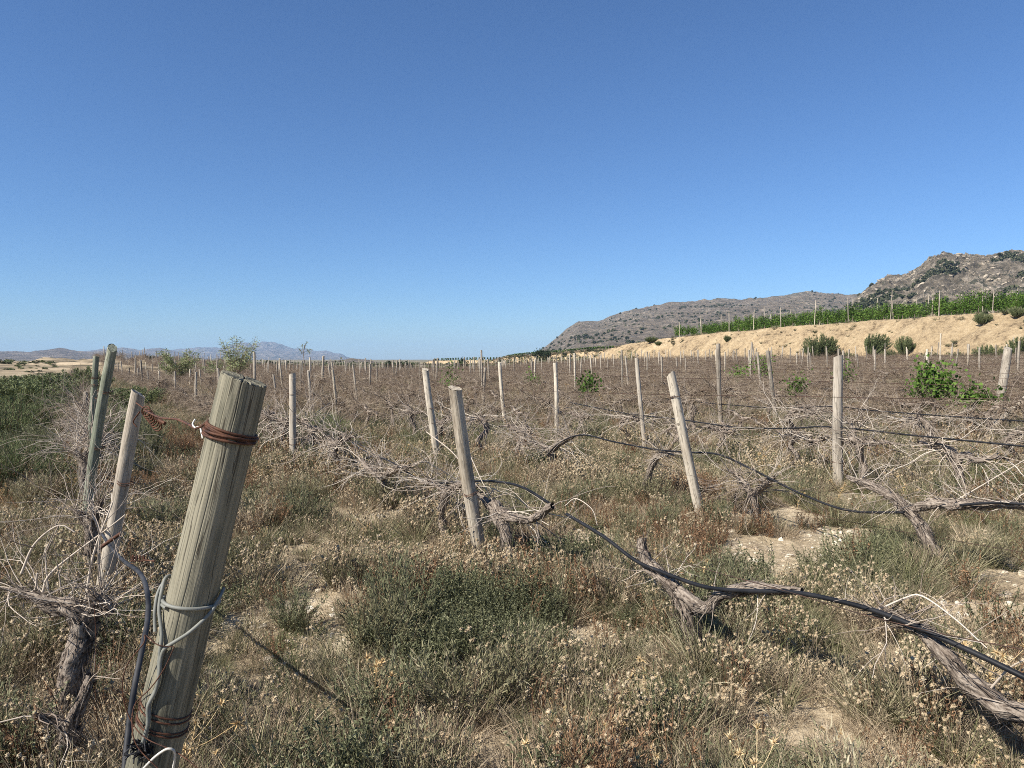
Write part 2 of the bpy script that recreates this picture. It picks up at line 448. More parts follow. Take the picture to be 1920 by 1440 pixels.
# ------------------------------------------------------------------ the ground sheet
def build_ground():
    rad = np.concatenate([[.0], np.geomspace(.45, 8400, 430)])
    az = np.concatenate([np.arange(-52, 52, .32), np.arange(52, 308, 4.)])
    A = np.radians(az); rr, aa = np.meshgrid(rad, A, indexing='ij')
    x = rr * np.sin(aa); y = rr * np.cos(aa); z = ground(x, y)
    near = sstep(.2, 3, rr) * (1 - sstep(18, 30, rr))
    z = z + near * .05 * (fbm(x * 9, y * 9, 0, 4, 77) - .5)
    n, k = x.shape; i = np.arange(n - 1)[:, None] * k; j = np.arange(k)[None, :]; j2 = (j + 1) % k
    F = np.stack([i + j, i + k + j, i + k + j2, i + j2], -1).reshape(-1, 4)
    mb = MB(); mb.add(np.stack([x, y, z], -1), F)
    o = mb.obj('ground', MAT['ground'])
    m = np.exp(-(((x + 66) / 24) ** 2 + ((y - 100) / 36) ** 2)) + np.exp(-(((x + 44) / 16) ** 2 + ((y - 108) / 28) ** 2)) + 1.1 * np.exp(-(((x + 38) / 15) ** 2 + ((y - 84) / 7) ** 2))
    bare = np.clip(sstep(.3, .6, m + .5 * (fbm(x / 12, y / 12, 0, 4, 40) - .5)), 0, 1)
    a = o.data.attributes.new('bare', 'FLOAT', 'POINT'); a.data.foreach_set('value', bare.astype(np.float32).ravel())
    fr = sstep(45, 110, rr)
    a = o.data.attributes.new('far', 'FLOAT', 'POINT'); a.data.foreach_set('value', fr.astype(np.float32).ravel())
    tag(o, kind='structure')
build_ground()

# ------------------------------------------------------------------ hills
def ridge(name, sil, r0, rr, r1, mat, amp, nscale, seed, step=3., lo=None, hi=None, nr=110, shape=1.25, jag=.02, jpx=2.):
    sil = np.array(sil, float); px = np.arange(sil[0, 0] if lo is None else lo, (sil[-1, 0] if hi is None else hi) + step, step)
    ys = np.interp(px, sil[:, 0], sil[:, 1])
    ys = ys - jpx * 2 * (fbm(px / 22, seed, 0, 4, 31) - .5)
    tan = (px - 960) / FPX
    H = (HORIZ - ys) / FPX * rr + CAMZ
    t = np.concatenate([np.linspace(0, 1, nr), 1 + np.linspace(0, 1, nr // 4)[1:] ** 1.3])
    dep = np.where(t <= 1, r0 + (rr - r0) * t, rr + (r1 - rr) * (t - 1))
    T, TA = np.meshgrid(t, tan, indexing='ij'); D = np.meshgrid(dep, tan, indexing='ij')[0]
    X = D * TA; Y = D; Hh = np.broadcast_to(H, T.shape)
    base = np.where(T <= 1, T ** shape, 1 - (T - 1) ** 1.2)
    ng = fbm(X / nscale, Y / nscale, 0, 6, seed, True) - .62
    ng2 = fbm(X / nscale * 3.7, Y / nscale * 3.7, 0, 4, seed + 9, True) - .6
    env = np.where(T <= 1, np.sin(np.clip(T, 0, 1) * np.pi * .5 + .12) * (1 - .72 * sstep(.82, 1., T)), 1) 
    Z = Hh * base + np.maximum(Hh, 2) * amp * (ng + .35 * ng2) * env + np.maximum(Hh, 2) * jag * (fbm(X / nscale * 9, Y / nscale * 9, 0, 3, seed + 20, True) - .6) * sstep(.02, .3, T) * 2
    Z = Z * np.where(T <= 1, 1, 1) - 2.5 * (1 - sstep(0, .06, T)) - 1.2
    n, k = X.shape; i = np.arange(n - 1)[:, None] * k; j = np.arange(k - 1)[None, :]
    F = np.stack([i + j, i + j + 1, i + k + j + 1, i + k + j], -1).reshape(-1, 4)
    mb = MB(); mb.add(np.stack([X, Y, Z], -1), F)
    o = mb.obj(name, mat); tag(o, kind='structure')
    return X, Y, Z, T
near_grid = ridge('rocky_hill', [(1540, 640), (1570, 600), (1590, 576), (1604, 556), (1640, 530), (1662, 519), (1700, 517), (1712, 510), (1730, 492), (1748, 479), (1766, 474), (1800, 480), (1830, 480), (1860, 478), (1905, 472), (1960, 474), (2100, 455), (2300, 470), (2600, 500)],
      190, 620, 980, MAT['near_hill'], .15, 70, 100, 2., nr=190, shape=1.2, jag=.05, jpx=5.)
mid_grid = ridge('dry_ridge', [(985, 676), (1015, 655), (1040, 635), (1062, 615), (1085, 600), (1120, 601), (1150, 588), (1200, 576), (1230, 571), (1260, 568), (1330, 563), (1345, 560), (1400, 561), (1450, 555), (1500, 548), (1550, 550), (1590, 553), (1680, 540), (1800, 530), (2000, 520), (2300, 560)],
      420, 1300, 1900, MAT['mid_hill'], .17, 150, 200, 2., nr=170, shape=1.1, jag=.02)
ridge('brown_knoll', [(1085, 664), (1120, 648), (1145, 637), (1175, 640), (1215, 650), (1270, 664)], 330, 420, 520, MAT['mid_hill'], .1, 40, 230, 3., nr=40, shape=1.)
ridge('low_tan_hill', [(560, 682), (600, 676), (630, 672), (660, 669.5), (690, 671), (720, 677), (740, 682)], 380, 520, 640, MAT['mid_hill'], .1, 60, 250, 3., nr=40, shape=1.)
ridge('tan_rise', [(300, 684), (360, 680), (420, 677), (500, 676), (560, 680), (600, 684)], 500, 640, 800, MAT['far_hill'], .1, 60, 260, 3., nr=40, shape=1.)
ridge('brown_hills', [(-400, 660), (-200, 650), (0, 657), (30, 656), (60, 659), (90, 655), (112, 651), (132, 656), (165, 660), (200, 657), (240, 663), (300, 668), (360, 674), (420, 680)],
      1300, 2200, 2900, MAT['far_hill'], .16, 240, 300, 3., nr=80)
ridge('blue_hills', [(-300, 660), (0, 662), (140, 660), (185, 655), (230, 651), (262, 655), (300, 652), (340, 660), (400, 672), (440, 680)],
      3200, 4700, 6000, MAT['far_hill'], .12, 500, 330, 3., nr=70)
ridge('blue_mountain', [(250, 672), (300, 662), (340, 655), (375, 651), (405, 652), (430, 649), (455, 645), (475, 646), (492, 640), (512, 640.5), (530, 646), (552, 653), (590, 656), (625, 663), (660, 670), (700, 674.5), (770, 677)],
      4300, 7000, 8200, MAT['far_hill'], .22, 900, 360, 2., nr=110, jag=.11, jpx=4.)

# haze
def haze():
    mb = MB(); a, zb, zt = 8600., -24., 176.
    V = [(x, y, z) for z in (zb, zt) for y in (-a, a) for x in (-a, a)]
    mb.add(V, np.array([(0, 2, 3, 1), (4, 5, 7, 6), (0, 1, 5, 4), (2, 6, 7, 3), (0, 4, 6, 2), (1, 3, 7, 5)]))
    m = bpy.data.materials.new('haze'); m.use_nodes = True; nt = m.node_tree
    nt.nodes.remove(nt.nodes['Principled BSDF'])
    v = nt.nodes.new('ShaderNodeVolumePrincipled')
    v.inputs['Color'].default_value = (.45, .70, 1., 1); v.inputs['Density'].default_value = 9.5e-5
    v.inputs['Anisotropy'].default_value = .0
    nt.links.new(v.outputs[0], nt.nodes['Material Output'].inputs['Volume'])
    o = mb.obj('haze', m, smooth=False); tag(o, kind='stuff')
haze()

# ------------------------------------------------------------------ cut banks with a terrace above
def bank(name, poly, top_w, seed, step=.45, slope=1.05):
    poly = np.array(poly, float)                # x, y, height
    pts = smooth_path(poly, step); T = unit(np.gradient(pts[:, :2], axis=0))
    Nn = np.stack([T[:, 1], -T[:, 0]], -1)      # to the right of travel
    wv = np.concatenate([np.linspace(-.6, 0, 3), np.linspace(0, 1, 22)[1:], 1 + np.geomspace(.02, 1, 16)])
    base = ground(pts[:, 0], pts[:, 1]); S = np.concatenate([[0], np.cumsum(np.linalg.norm(np.diff(pts[:, :2], axis=0), axis=1))])
    W, SS = np.meshgrid(wv, S, indexing='xy'); h = pts[:, 2][:, None]
    run = np.maximum(h, .4) * slope
    dist = np.where(W <= 1, W * run, run + (W - 1) * top_w)
    edge = .9 * (fbm(SS / 5, 0, 0, 3, seed) - .5)
    prof = np.clip(W, 0, 1); prof = prof ** .85
    X = pts[:, 0][:, None] + Nn[:, 0][:, None] * (dist + edge * sstep(0, 1, W)); Y = pts[:, 1][:, None] + Nn[:, 1][:, None] * (dist + edge * sstep(0, 1, W))
    gul = (fbm(SS / .9, W * 1.1, 0, 5, seed + 4, True) - .6) * np.sin(np.clip(W, 0, 1) * np.pi) * np.minimum(h, 3) * .45
    Z = base[:, None] - .1 + (h + .35 * (fbm(SS / 4, W, 0, 3, seed + 8) - .5)) * prof + gul + .12 * (fbm(X * 1.6, Y * 1.6, 0, 3, seed + 2) - .5) * sstep(-.3, .2, W)
    n, k = X.shape; i = np.arange(n - 1)[:, None] * k; j = np.arange(k - 1)[None, :]
    F = np.stack([i + j, i + j + 1, i + k + j + 1, i + k + j], -1).reshape(-1, 4)
    mb = MB(); mb.add(np.stack([X, Y, Z], -1), F)
    o = mb.obj(name, MAT['bank']); tag(o, kind='structure')
    def at(s, d):          # point on the terrace or the face, d metres in from the foot
        ii = int(np.clip(np.searchsorted(S, s), 0, len(S) - 1)); run_ = max(pts[ii, 2], .4) * slope
        q = pts[ii, :2] + Nn[ii] * d; return q[0], q[1], float(base[ii] + pts[ii, 2] * max(0., min(1, d / run_)) ** .85 - .1), T[ii]
    return at, S
BANKPOLY = [(62, 8, 4.9), (55, 30, 4.9), (48, 45, 5.0), (40, 62, 4.7), (31, 84.5, 4.35), (22, 107, 3.75), (14.5, 127, 2.6), (13.5, 132, 1.4), (14, 136, .4), (16, 140, .1)]
bank_at, bank_S = bank('earth_bank', BANKPOLY, 110, 500)
bank2_at, bank2_S = bank('far_earth_bank', [(26, 196, 3.3), (14, 210, 3.2), (6, 224, 2.9), (-3, 236, 2.6), (-8, 246, 1.6), (-11, 254, .3)], 60, 540, 1.)
bank3_at, bank3_S = bank('farther_earth_bank', [(6, 318, 1.9), (-14, 330, 1.7), (-34, 345, 1.3), (-42, 352, .4)], 40, 560, 1.5)

# ------------------------------------------------------------------ posts
def stake_mesh(name, L, r0, r1, mat, rng, sides=16, rings=26, slant=.4, sub=1.):
    mb = MB(); t = np.linspace(0, 1, rings)
    bx = .012 * L * np.sin(t * 3 + rng.random() * 6) * sub; by = .012 * L * np.sin(t * 2.4 + rng.random() * 6) * sub
    bx -= bx[0]; by -= by[0]
    Pn = np.stack([bx, by, t * L], -1); Rr = (r0 + (r1 - r0) * t) * (1 + .04 * (rng.random(rings) - .5))
    sd_ = int(rng.integers(1, 9999))
    def disp(th):
        return 1 + .10 * (fbm(np.cos(th)[None] * 2.5 + 5, np.sin(th)[None] * 2.5 + 5, (t * L * 1.5)[:, None], 3, sd_) - .5) * 2 * sub
    base = mb.n
    tube(mb, Pn, Rr, sides, .5, 0, disp)
    V = np.concatenate(mb.v); top = V[:, 2] > L * .9985
    ang = rng.random() * 6.28
    V[top, 2] += slant * (V[top, 0] * math.cos(ang) + V[top, 1] * math.sin(ang)) + (rng.random(top.sum()) - .5) * r1 * .18
    mb.v = [V]; mb.t = [np.full(len(V), .5)]
    return mb.mesh(name, mat)
def place_between(o, a, b, roll=0.):
    a = Vector(a); b = Vector(b); d = b - a
    o.location = a; o.rotation_mode = 'QUATERNION'
    o.rotation_quaternion = d.to_track_quat('Z', 'Y') @ Quaternion((0, 0, 1), roll)
STAKE_NO = [0]
def stake(label, base, top, r0, r1, mat='pale_wood', group=None, sides=16, ties=(), rings=26, slant=.4):
    base = np.array(base, float); top = np.array(top, float); L = float(np.linalg.norm(top - base))
    rng = np.random.default_rng(900 + STAKE_NO[0]); STAKE_NO[0] += 1
    me = stake_mesh('vineyard_post', L, r0, r1, MAT[mat], rng, sides, rings, slant)
    o = link('vineyard_post', me); place_between(o, base, top, rng.random() * 6)
    for f in ties:
        mb = MB(); z = f * L; th = np.linspace(0, 2 * np.pi * 1.6, 26); rr = (r0 + (r1 - r0) * f) * 1.08 + .002
        tube(mb, np.stack([rr * np.cos(th), rr * np.sin(th), z + .014 * th / 6.28 + .006 * np.sin(th * 2)], -1), .0028, 5)
        tube(mb, [(rr * .9, 0, z), (rr + .02, .01, z + .012), (rr + .035, .03, z - .005)], .0026, 5)
        link('wire_tie', mb.mesh('wire_tie', MAT['rust']), o)
    tag(o, label, 'post', group)
    return o

# --- the thick leaning post in the left foreground
def thick_post():
    d = 1.8
    top = at_depth(457, 712, d); low = at_depth(286, 1432, d - .01)
    dirn = (top - low) / (top[2] - low[2]); base = low - dirn * (low[2] + .06)
    L = float(np.linalg.norm(top - base)); rng = np.random.default_rng(3)
    mb = MB(); rings, k = 240, 360
    t = np.linspace(0, 1, rings); Pn = np.stack([0 * t, 0 * t, t * L], -1); Rr = .0605 + (.0535 - .0605) * t
    th = np.arange(k) / k * 2 * np.pi
    gr = np.zeros((rings, k))
    a0 = 0.
    while a0 < 6.2:
        a0 += rng.uniform(.06, .36); c = int(a0 * 1000); wdt = rng.uniform(.011, .019); dep = rng.uniform(.008, .05)
        wand = a0 + .05 * (noise(t * L * 5, c, 0, 60) - .5) + .03 * (noise(t * L * 22, c, 0, 62) - .5)
        on = sstep(.45, .6, noise(t * L * 3.2, c, 3, 61))
        da = (th[None] - wand[:, None] + np.pi) % (2 * np.pi) - np.pi
        gr -= dep * np.exp(-(da / wdt) ** 2) * on[:, None]
    fine = .012 * (fbm(np.cos(th)[None] * 22, np.sin(th)[None] * 22, (t * L * 2.2)[:, None], 3, 70) - .5)
    low_ = .03 * (fbm(np.cos(th)[None] * 1.3 + 3, np.sin(th)[None] * 1.3, (t * L * 1.2)[:, None], 2, 75) - .5)
    dd = 1 + gr + fine + low_
    tube(mb, Pn, Rr, k, .5, 0, lambda _: dd, cap=False)
    # cut top with rings and radial cracks
    Vt = mb.v[0].reshape(rings, k, 3)[-1]; fr = np.array([1, .975, .93, .8, .6, .4, .2, .05]); TV = []
    cr = [rng.random() * 6.28 for _ in range(9)]
    for f in fr:
        q = Vt * f; q[:, 2] = L + (.0035 if f < 1 else 0)
        for a0 in cr:
            da = (th - a0 + np.pi) % (2 * np.pi) - np.pi; q[:, 2] -= .010 * np.exp(-(da / (.03 / max(f, .15))) ** 2) * f
        q[:, 2] += .003 * (noise(Vt[:, 0] * f * 500, Vt[:, 1] * f * 500, 0, 7) - .5)
        TV.append(q)
    TV = np.array(TV); i = np.arange(len(fr) - 1)[:, None] * k; j = np.arange(k)[None, :]; j2 = (j + 1) % k
    mb.add(TV, np.stack([i + j, i + j2, i + k + j2, i + k + j], -1).reshape(-1, 4), .5)
    V = np.concatenate(mb.v); near = V[:, 2] > L - .03
    # the cut is slightly slanted, lower on the right
    V[:, 2] += np.clip((V[:, 2] - (L - .12)) / .12, 0, 1) * (-.12 * V[:, 0])
    mb.v = [V]; mb.t = [np.full(len(V), .5)]
    o = mb.obj('thick_post', MAT['thick_post'])
    place_between(o, base, top)
    # keep local X facing right
    dq = Vector(top - base).normalized(); zx = Vector((1, 0, 0)); zx = (zx - dq * zx.dot(dq)).normalized(); zy = dq.cross(zx)
    Mx = Matrix((zx, zy, dq)).transposed(); o.rotation_quaternion = Mx.to_quaternion()
    tag(o, 'thick round grey-green wooden post leaning right, close up with rusty wire near its top', 'post')
    M4 = Matrix.LocRotScale(o.location, o.rotation_quaternion, None)
    def onpost(py, ang, lift=0.):       # height by image row, angle around the post (0 = facing right, -90 = towards the camera)
        z = (np.interp(py, [712, 1432], [L, L * (1 - (1432 - 712) / (1432 - 712) * np.linalg.norm(top - low) / L)]))
        rr = np.interp(z / L, [0, 1], [.0605, .0535]) * 1.0 + lift
        return np.array(M4 @ Vector((rr * math.cos(R(ang)), rr * math.sin(R(ang)), z)))
    return o, onpost
post, onpost = thick_post()
def wire_thing(name, label, paths, r, mat, cat, k=8, step=.006, group=None):
    mb = MB()
    for p in paths: tube(mb, smooth_path(p, step), r, k, .5)
    o = mb.obj(name, MAT[mat]); tag(o, label, cat, group); return o
def wrap(py, turns, a0, drift, lift, tilt=0., n=14):
    out = []
    for i in range(int(turns * n) + 1):
        a = a0 + 360 * i / n
        out.append(onpost(py + drift * i / n + tilt * math.cos(R(a)), a, lift))
    return out
wire_thing('rusty_wire_coil', 'rusty wire wound several times round the thick post near its top, end reaching left', [
    wrap(802, 2.3, 180, 6, .003, 3), wrap(809, 1.6, 150, 8, .0065, -2), wrap(806, 1.2, 200, 15, .0035, 6),
    [at_depth(272, 770, 2.6), at_depth(300, 783, 2.4), at_depth(330, 786, 2.2), at_depth(352, 795, 2.0), at_depth(368, 803, 1.85), onpost(803, 190, .004), onpost(806, 215, .004)]], .0033, 'rust', 'wire')
wire_thing('white_wire_hook', 'small white hook twisted on the rusty wire left of the thick post', [
    [at_depth(366, 786, 1.87), at_depth(361, 795, 1.86), at_depth(366, 802, 1.85), at_depth(374, 800, 1.84), at_depth(378, 812, 1.79), at_depth(380, 822, 1.78)]], .002, 'white', 'wire')
wire_thing('grey_cable', 'smooth grey cable looped round the thick post and twisted down its front', [
    wrap(1122, 1.15, 185, 6, .006, -6) , 
    [onpost(1100, 150, .008), onpost(1092, 182, .012), onpost(1112, 196, .012), onpost(1142, 215, .010), onpost(1178, 243, .007), onpost(1210, 250, .007), onpost(1232, 256, .008), onpost(1262, 262, .007), onpost(1300, 254, .007), onpost(1330, 262, .007), onpost(1376, 262, .007)],
    [onpost(1095, 20, .009), onpost(1108, -12, .011), onpost(1130, -30, .012), onpost(1160, -60, .012), onpost(1180, -82, .011), onpost(1198, -100, .010), onpost(1220, -104, .008), onpost(1245, -98, .011), onpost(1275, -98, .010), onpost(1305, -106, .010), onpost(1335, -98, .009), onpost(1372, -100, .008)],
    [onpost(1096, 175, .015), onpost(1120, 190, .02), onpost(1150, 204, .016), onpost(1180, 222, .010)]], .0044, 'cable', 'cable')
wire_thing('rusty_wire_binding', 'rusty wire bands cutting into the lower part of the thick post', [wrap(1318, 2.1, 180, 9, .0012, 6), wrap(1346, 2.05, 180, 6, .0012, 7)], .0022, 'rust', 'wire')
wire_thing('loose_rusty_wire', 'loose thin rusty wire bending in long arcs across the foot of the thick post', [
    [onpost(1190, -82, .012), onpost(1192, -110, .02), onpost(1186, -140, .03), at_depth(270, 1205, 1.72), at_depth(237, 1250, 1.72), at_depth(230, 1300, 1.72), at_depth(246, 1352, 1.72), at_depth(275, 1385, 1.7), at_depth(330, 1410, 1.68), at_depth(370, 1440, 1.66), at_depth(400, 1470, 1.66)],
    [onpost(1190, -82, .013), onpost(1230, -90, .016), onpost(1270, -108, .012), onpost(1320, -150, .012), at_depth(248, 1362, 1.7), at_depth(258, 1400, 1.69), at_depth(300, 1445, 1.68)]], .0013, 'rust', 'wire')
wire_thing('hanging_rusty_wire', 'thin rusty wire hanging straight down beside the gnarled vine left of the thick post', [
    [at_depth(176, 1130, 2.9), at_depth(180, 1200, 2.9), at_depth(179, 1290, 2.9), at_depth(184, 1370, 2.9), at_depth(186, 1450, 2.9)]], .0013, 'rust', 'wire')
wire_thing('white_wire', 'white coated wire bent round the base of the thick post', [
    [at_depth(268, 1442, 1.7), at_depth(292, 1418, 1.68), at_depth(315, 1404, 1.67), at_depth(328, 1412, 1.68), at_depth(324, 1445, 1.7), at_depth(318, 1480, 1.7)]], .0028, 'white', 'wire')
mbk = MB()
for i in range(46):
    a = onpost(1378 + random.uniform(-10, 14), -100 + random.uniform(-14, 14), .004 + random.random() * .012)
    tube(mbk, smooth_path([a, a + np.random.default_rng(i).normal(size=3) * .008, a + np.random.default_rng(i + 99).normal(size=3) * .012], .004), .0018, 5)
tag(mbk.obj('cable_knot', MAT['hose']), 'dark frayed knot where the grey cable ends low on the thick post', 'knot')

# ------------------------------------------------------------------ near posts
GP = 'weathered stakes in the vine rows'
def gp(px, py): return at_ground(px, py)
NEARROW = {}
def post_px(label, bx, by, tx, ty, wpx, mat='pale_wood', dd=0., ties=(.35, .75), slant=.4, sides=18, k=None):
    b = gp(bx, by); d = b[1]; t = at_depth(tx, ty, d + dd); b = b - np.array([0, 0, .05])
    r = wpx / FPX * d / 2
    kk = int(round((b[0] * N[0] + b[1] * N[1] - ROW0) / GAP)); NEARROW[kk] = NEARROW.get(kk, 0) + 1
    return stake(label, b, t, r * 1.06, r * .94, mat, GP, sides, ties, slant=slant)
post_px('tall grey-green stake leaning right, first behind the gnarled vine at the far left', 158, 1010, 212, 652, 18, 'green_wood', -.25, (.5, .78), .6)
post_px('thin grey stake with rusty wire round it, just left of the tall grey-green stake', 166, 935, 181, 668, 11, 'green_wood', -.2, (.85, .8), .2)
post_px('slim brown-grey stake with broken top, half hidden behind the tall grey-green stake', 163, 960, 189, 712, 12, 'grey_wood', -.1, (.86,), .8)
post_px('dark thin stake with its tip just showing behind the tall grey-green stake', 178, 905, 197, 678, 8, 'green_wood', -.1, (), .3)
post_px('short pale stake low among twigs at the far left', 168, 845, 161, 735, 8, 'grey_wood', 0, (), .2)
post_px('pale split stake leaning right with a rusty wire bundle at its top', 182, 1150, 269, 744, 27, 'grey_wood', -.12, (.62,), .5)
post_px('smooth pale stake leaning left in the middle of the nearest full row', 906, 1056, 853, 730, 25, 'pale_wood', -.25, (.43,), .3)
post_px('slim upright grey stake right of the thick post', 551, 884, 545, 702, 13, 'grey_wood', 0, (.3, .8))
post_px('pale stake leaning left with a round knot at its top, right of centre', 1317, 975, 1258, 702, 18, 'pale_wood', -.1, (.5, .85), .9)
post_px('square-looking grey upright stake with bare soil at its foot, right half', 1573, 916, 1566, 672, 18, 'grey_wood', 0, (.22, .6, .85))
post_px('grey stake leaning left just behind the smooth pale stake', 821, 868, 802, 694, 13, 'pale_wood', -.1, (.45, .6))
post_px('pale stake leaning right at the right edge with a crossed brace at its foot', 1862, 810, 1887, 652, 15, 'grey_wood', -.1, (.4,))
def brace():
    a = gp(1850, 812); b = at_depth(1926, 742, a[1] - .3)
    stake('short grey timber slanting against the foot of the stake at the right edge', a, b, .055, .05, 'grey_wood', None, 14)
brace()
wire_thing('rusty_wire_bundle', 'rusty wire wound on a short bar, tied to the top of the pale split stake', [
    [at_depth(255, 755, 4.5), at_depth(270, 766, 4.45), at_depth(280, 772, 4.4)]] +
    [[at_depth(274 + 3 * i + 8 * math.sin(a), 771 + 4 * i + 9 * math.cos(a), 4.4 + .03 * math.cos(a + 1)) for a in np.linspace(i, i + 7, 12)] for i in range(8)] +
    [[at_depth(256, 800, 4.45), at_depth(250, 790, 4.45), at_depth(262, 772, 4.42)]], .0042, 'rust', 'wire')
wire_thing('rusty_bar', 'short rusty rod sticking out of the wire bundle', [[at_depth(284, 776, 4.4), at_depth(296, 786, 4.38), at_depth(309, 794, 4.36)]], .011, 'rust', 'rod')
wire_thing('rusty_clamp', 'bright rust-brown bent clip at the foot of the pale split stake', [[at_depth(187, 1028, 3.9), at_depth(205, 1015, 3.9), at_depth(222, 1003, 3.88), at_depth(226, 1000, 3.88)]], .009, 'rust', 'clip')
wire_thing('rusty_spring', 'small rusty coil of wire hanging on the grey hose left of the thick post', [
    [at_depth(246 + 5 * i / 3 + 3 * math.sin(i * 1.6), 1047 + 6 * math.cos(i * 1.6), 3.2) for i in range(16)], [at_depth(268, 1050, 3.2), at_depth(290, 1052, 3.18)]], .0035, 'rust', 'wire')

# mid distance posts: (top x, top y, base x, apparent row choice by height)
MIDP = [(513, 702, 521, 752), (563, 682, 565, 722), (578, 695, 582, 738), (622, 695, 632, 797), (662, 685, 671, 762), (693, 682, 695, 726), (707, 685, 708, 716),
        (795, 690, 801, 768), (787, 680, 787, 722), (910, 690, 907, 748), (940, 680, 949, 772), (996, 677, 998, 712), (1038, 682, 1044, 812), (1077, 663, 1078, 732),
        (1167, 657, 1167, 738), (1170, 668, 1181, 742), (1198, 673, 1212, 795), (1347, 646, 1356, 785), (1409, 641, 1406, 724), (1442, 658, 1457, 768), (1550, 652, 1551, 680),
        (1640, 656, 1639, 728), (1701, 654, 1702, 708), (1765, 626, 1763, 684), (1901, 632, 1895, 692), (1493, 662, 1494, 712), (1515, 668, 1515, 682),
        (1606, 664, 1612, 690), (1659, 655, 1660, 682), (1738, 660, 1746, 680), (1814, 645, 1813, 676), (1738, 655, 1728, 678), (408, 690, 410, 716), (376, 692, 379, 718), (369, 697, 365, 790), (355, 692, 355, 720),
        (330, 697, 327, 765), (299, 696, 300, 754), (278, 695, 280, 716), (256, 690, 259, 728), (241, 690, 241, 712), (850, 682, 850, 700), (1285, 672, 1286, 688), (1240, 670, 1241, 690), (1118, 672, 1119, 700), (1015, 672, 1015, 710)]
POSTS = []          # ground positions already taken
ORD = ['nearest', 'second', 'third', 'fourth', 'fifth', 'sixth', 'seventh', 'eighth', 'ninth', 'tenth', 'eleventh', 'twelfth', 'thirteenth', 'fourteenth', 'fifteenth', 'sixteenth', 'seventeenth', 'eighteenth', 'nineteenth', 'twentieth', 'twenty-first', 'twenty-second', 'twenty-third', 'twenty-fourth', 'twenty-fifth', 'twenty-sixth']
prng = np.random.default_rng(77)
for (tx, ty, bx, by) in MIDP:
    best = None
    for k in range(0, 26):
        d = row_at_px(bx, k)
        if d is None or d < 8 or d > 75: continue
        x = (bx - 960) / FPX * d; z = gz(x, d); t = at_depth(tx, ty, d); h = t[2] - z
        de = FPX * 1.2 / (by - HORIZ) if by > 690 else 48; e = abs(math.log(d / de)) * 2.2 + 2.5 * max(0, h - 1.95) + 2.5 * max(0, 1.3 - h)
        if any(math.hypot(x - a, d - b) < 1.6 for a, b, *_ in POSTS): e += 5
        if best is None or e < best[0]: best = (e, k, x, d, z, t)
    e, k, x, d, z, t = best
    if t[2] - z > 2.6 or t[2] - z < .8: continue
    POSTS.append((x, d, k, 'mid', (x, d, z - .05), t))
KMAX = 24
def in_field(x, y):
    """inside the bare field: left of the cut bank"""
    bp = np.array(BANKPOLY)[:, :2]
    bx = np.interp(y, bp[:, 1], bp[:, 0])
    return x < bx - 1.5 and y < 138 + .0 * x
for k in range(0, KMAX + 1):
    s = 5.6 + .2 * k % 3 + prng.uniform(-1, 1)
    s -= 30
    while s < 150:
        s += 6.0 + prng.normal() * .35
        x, y = P(rowc(k), s)
        if y < 2: continue
        d = math.hypot(x, y); pxx = project(x, y, 1)[0]
        if d < 27 or not in_field(x, y) or pxx < 190 or pxx > 2060: continue
        if any(math.hypot(x - a, y - b) < 2.4 for a, b, *_ in POSTS): continue
        if prng.random() < .06: continue
        z = gz(x, y); h = prng.normal(1.6, .14)
        POSTS.append((x, y, k, 'far', (x, y, z - .05), np.array([x + prng.normal() * .09, y + prng.normal() * .09, z + h])))
variants = [stake_mesh('vineyard_post', 1.65, .04, .036, MAT[m_], np.random.default_rng(50 + i), 9, 8, .3) for i, m_ in enumerate(['grey_wood', 'pale_wood', 'grey_wood', 'grey_wood', 'grey_wood', 'grey_wood'])]
# labels: order along each row, nearest first
byrow = {}
for i, q in enumerate(POSTS): byrow.setdefault(q[2], []).append(i)
POSTS_S = sorted(range(len(POSTS)), key=lambda i: math.hypot(POSTS[i][0], POSTS[i][1]))
rank = {}
for k, l in byrow.items():
    l.sort(key=lambda i: math.hypot(POSTS[i][0], POSTS[i][1]))
    for r_, i in enumerate(l): rank[i] = r_ + NEARROW.get(k, 0)
rest = []
for cnt, i in enumerate(POSTS_S):
    x, y, k, kind, b, t = POSTS[i]
    d = math.hypot(x, y)
    if cnt >= 280: rest.append(i); continue
    o = link('vineyard_post', variants[int(prng.integers(len(variants)))])
    place_between(o, b, t, prng.random() * 6)
    L = float(np.linalg.norm(np.array(t) - np.array(b))); wsc = prng.uniform(.85, 1.15) * (1.12 if d > 30 else 1)
    o.scale = (wsc, wsc, L / 1.65)
    lean = (t[0] - b[0]) / d * FPX
    lw = 'leaning left' if lean < -4 else 'leaning right' if lean > 4 else 'upright'
    if d < 52:
        tag(o, 'thin grey stake, %s along the %s bare row beyond the thick post, %s' % (ORD[min(rank[i], 25)], ORD[k - 1] if k else 'left edge', lw), 'post', GP)
    else:
        side = 'left' if project(x, y, 1)[0] < 640 else 'centre' if project(x, y, 1)[0] < 1280 else 'right'
        tag(o, 'tiny pale stake among many far out in the bare field, %s third of the photo' % side, 'post', 'tiny far stakes in the %s third' % side)

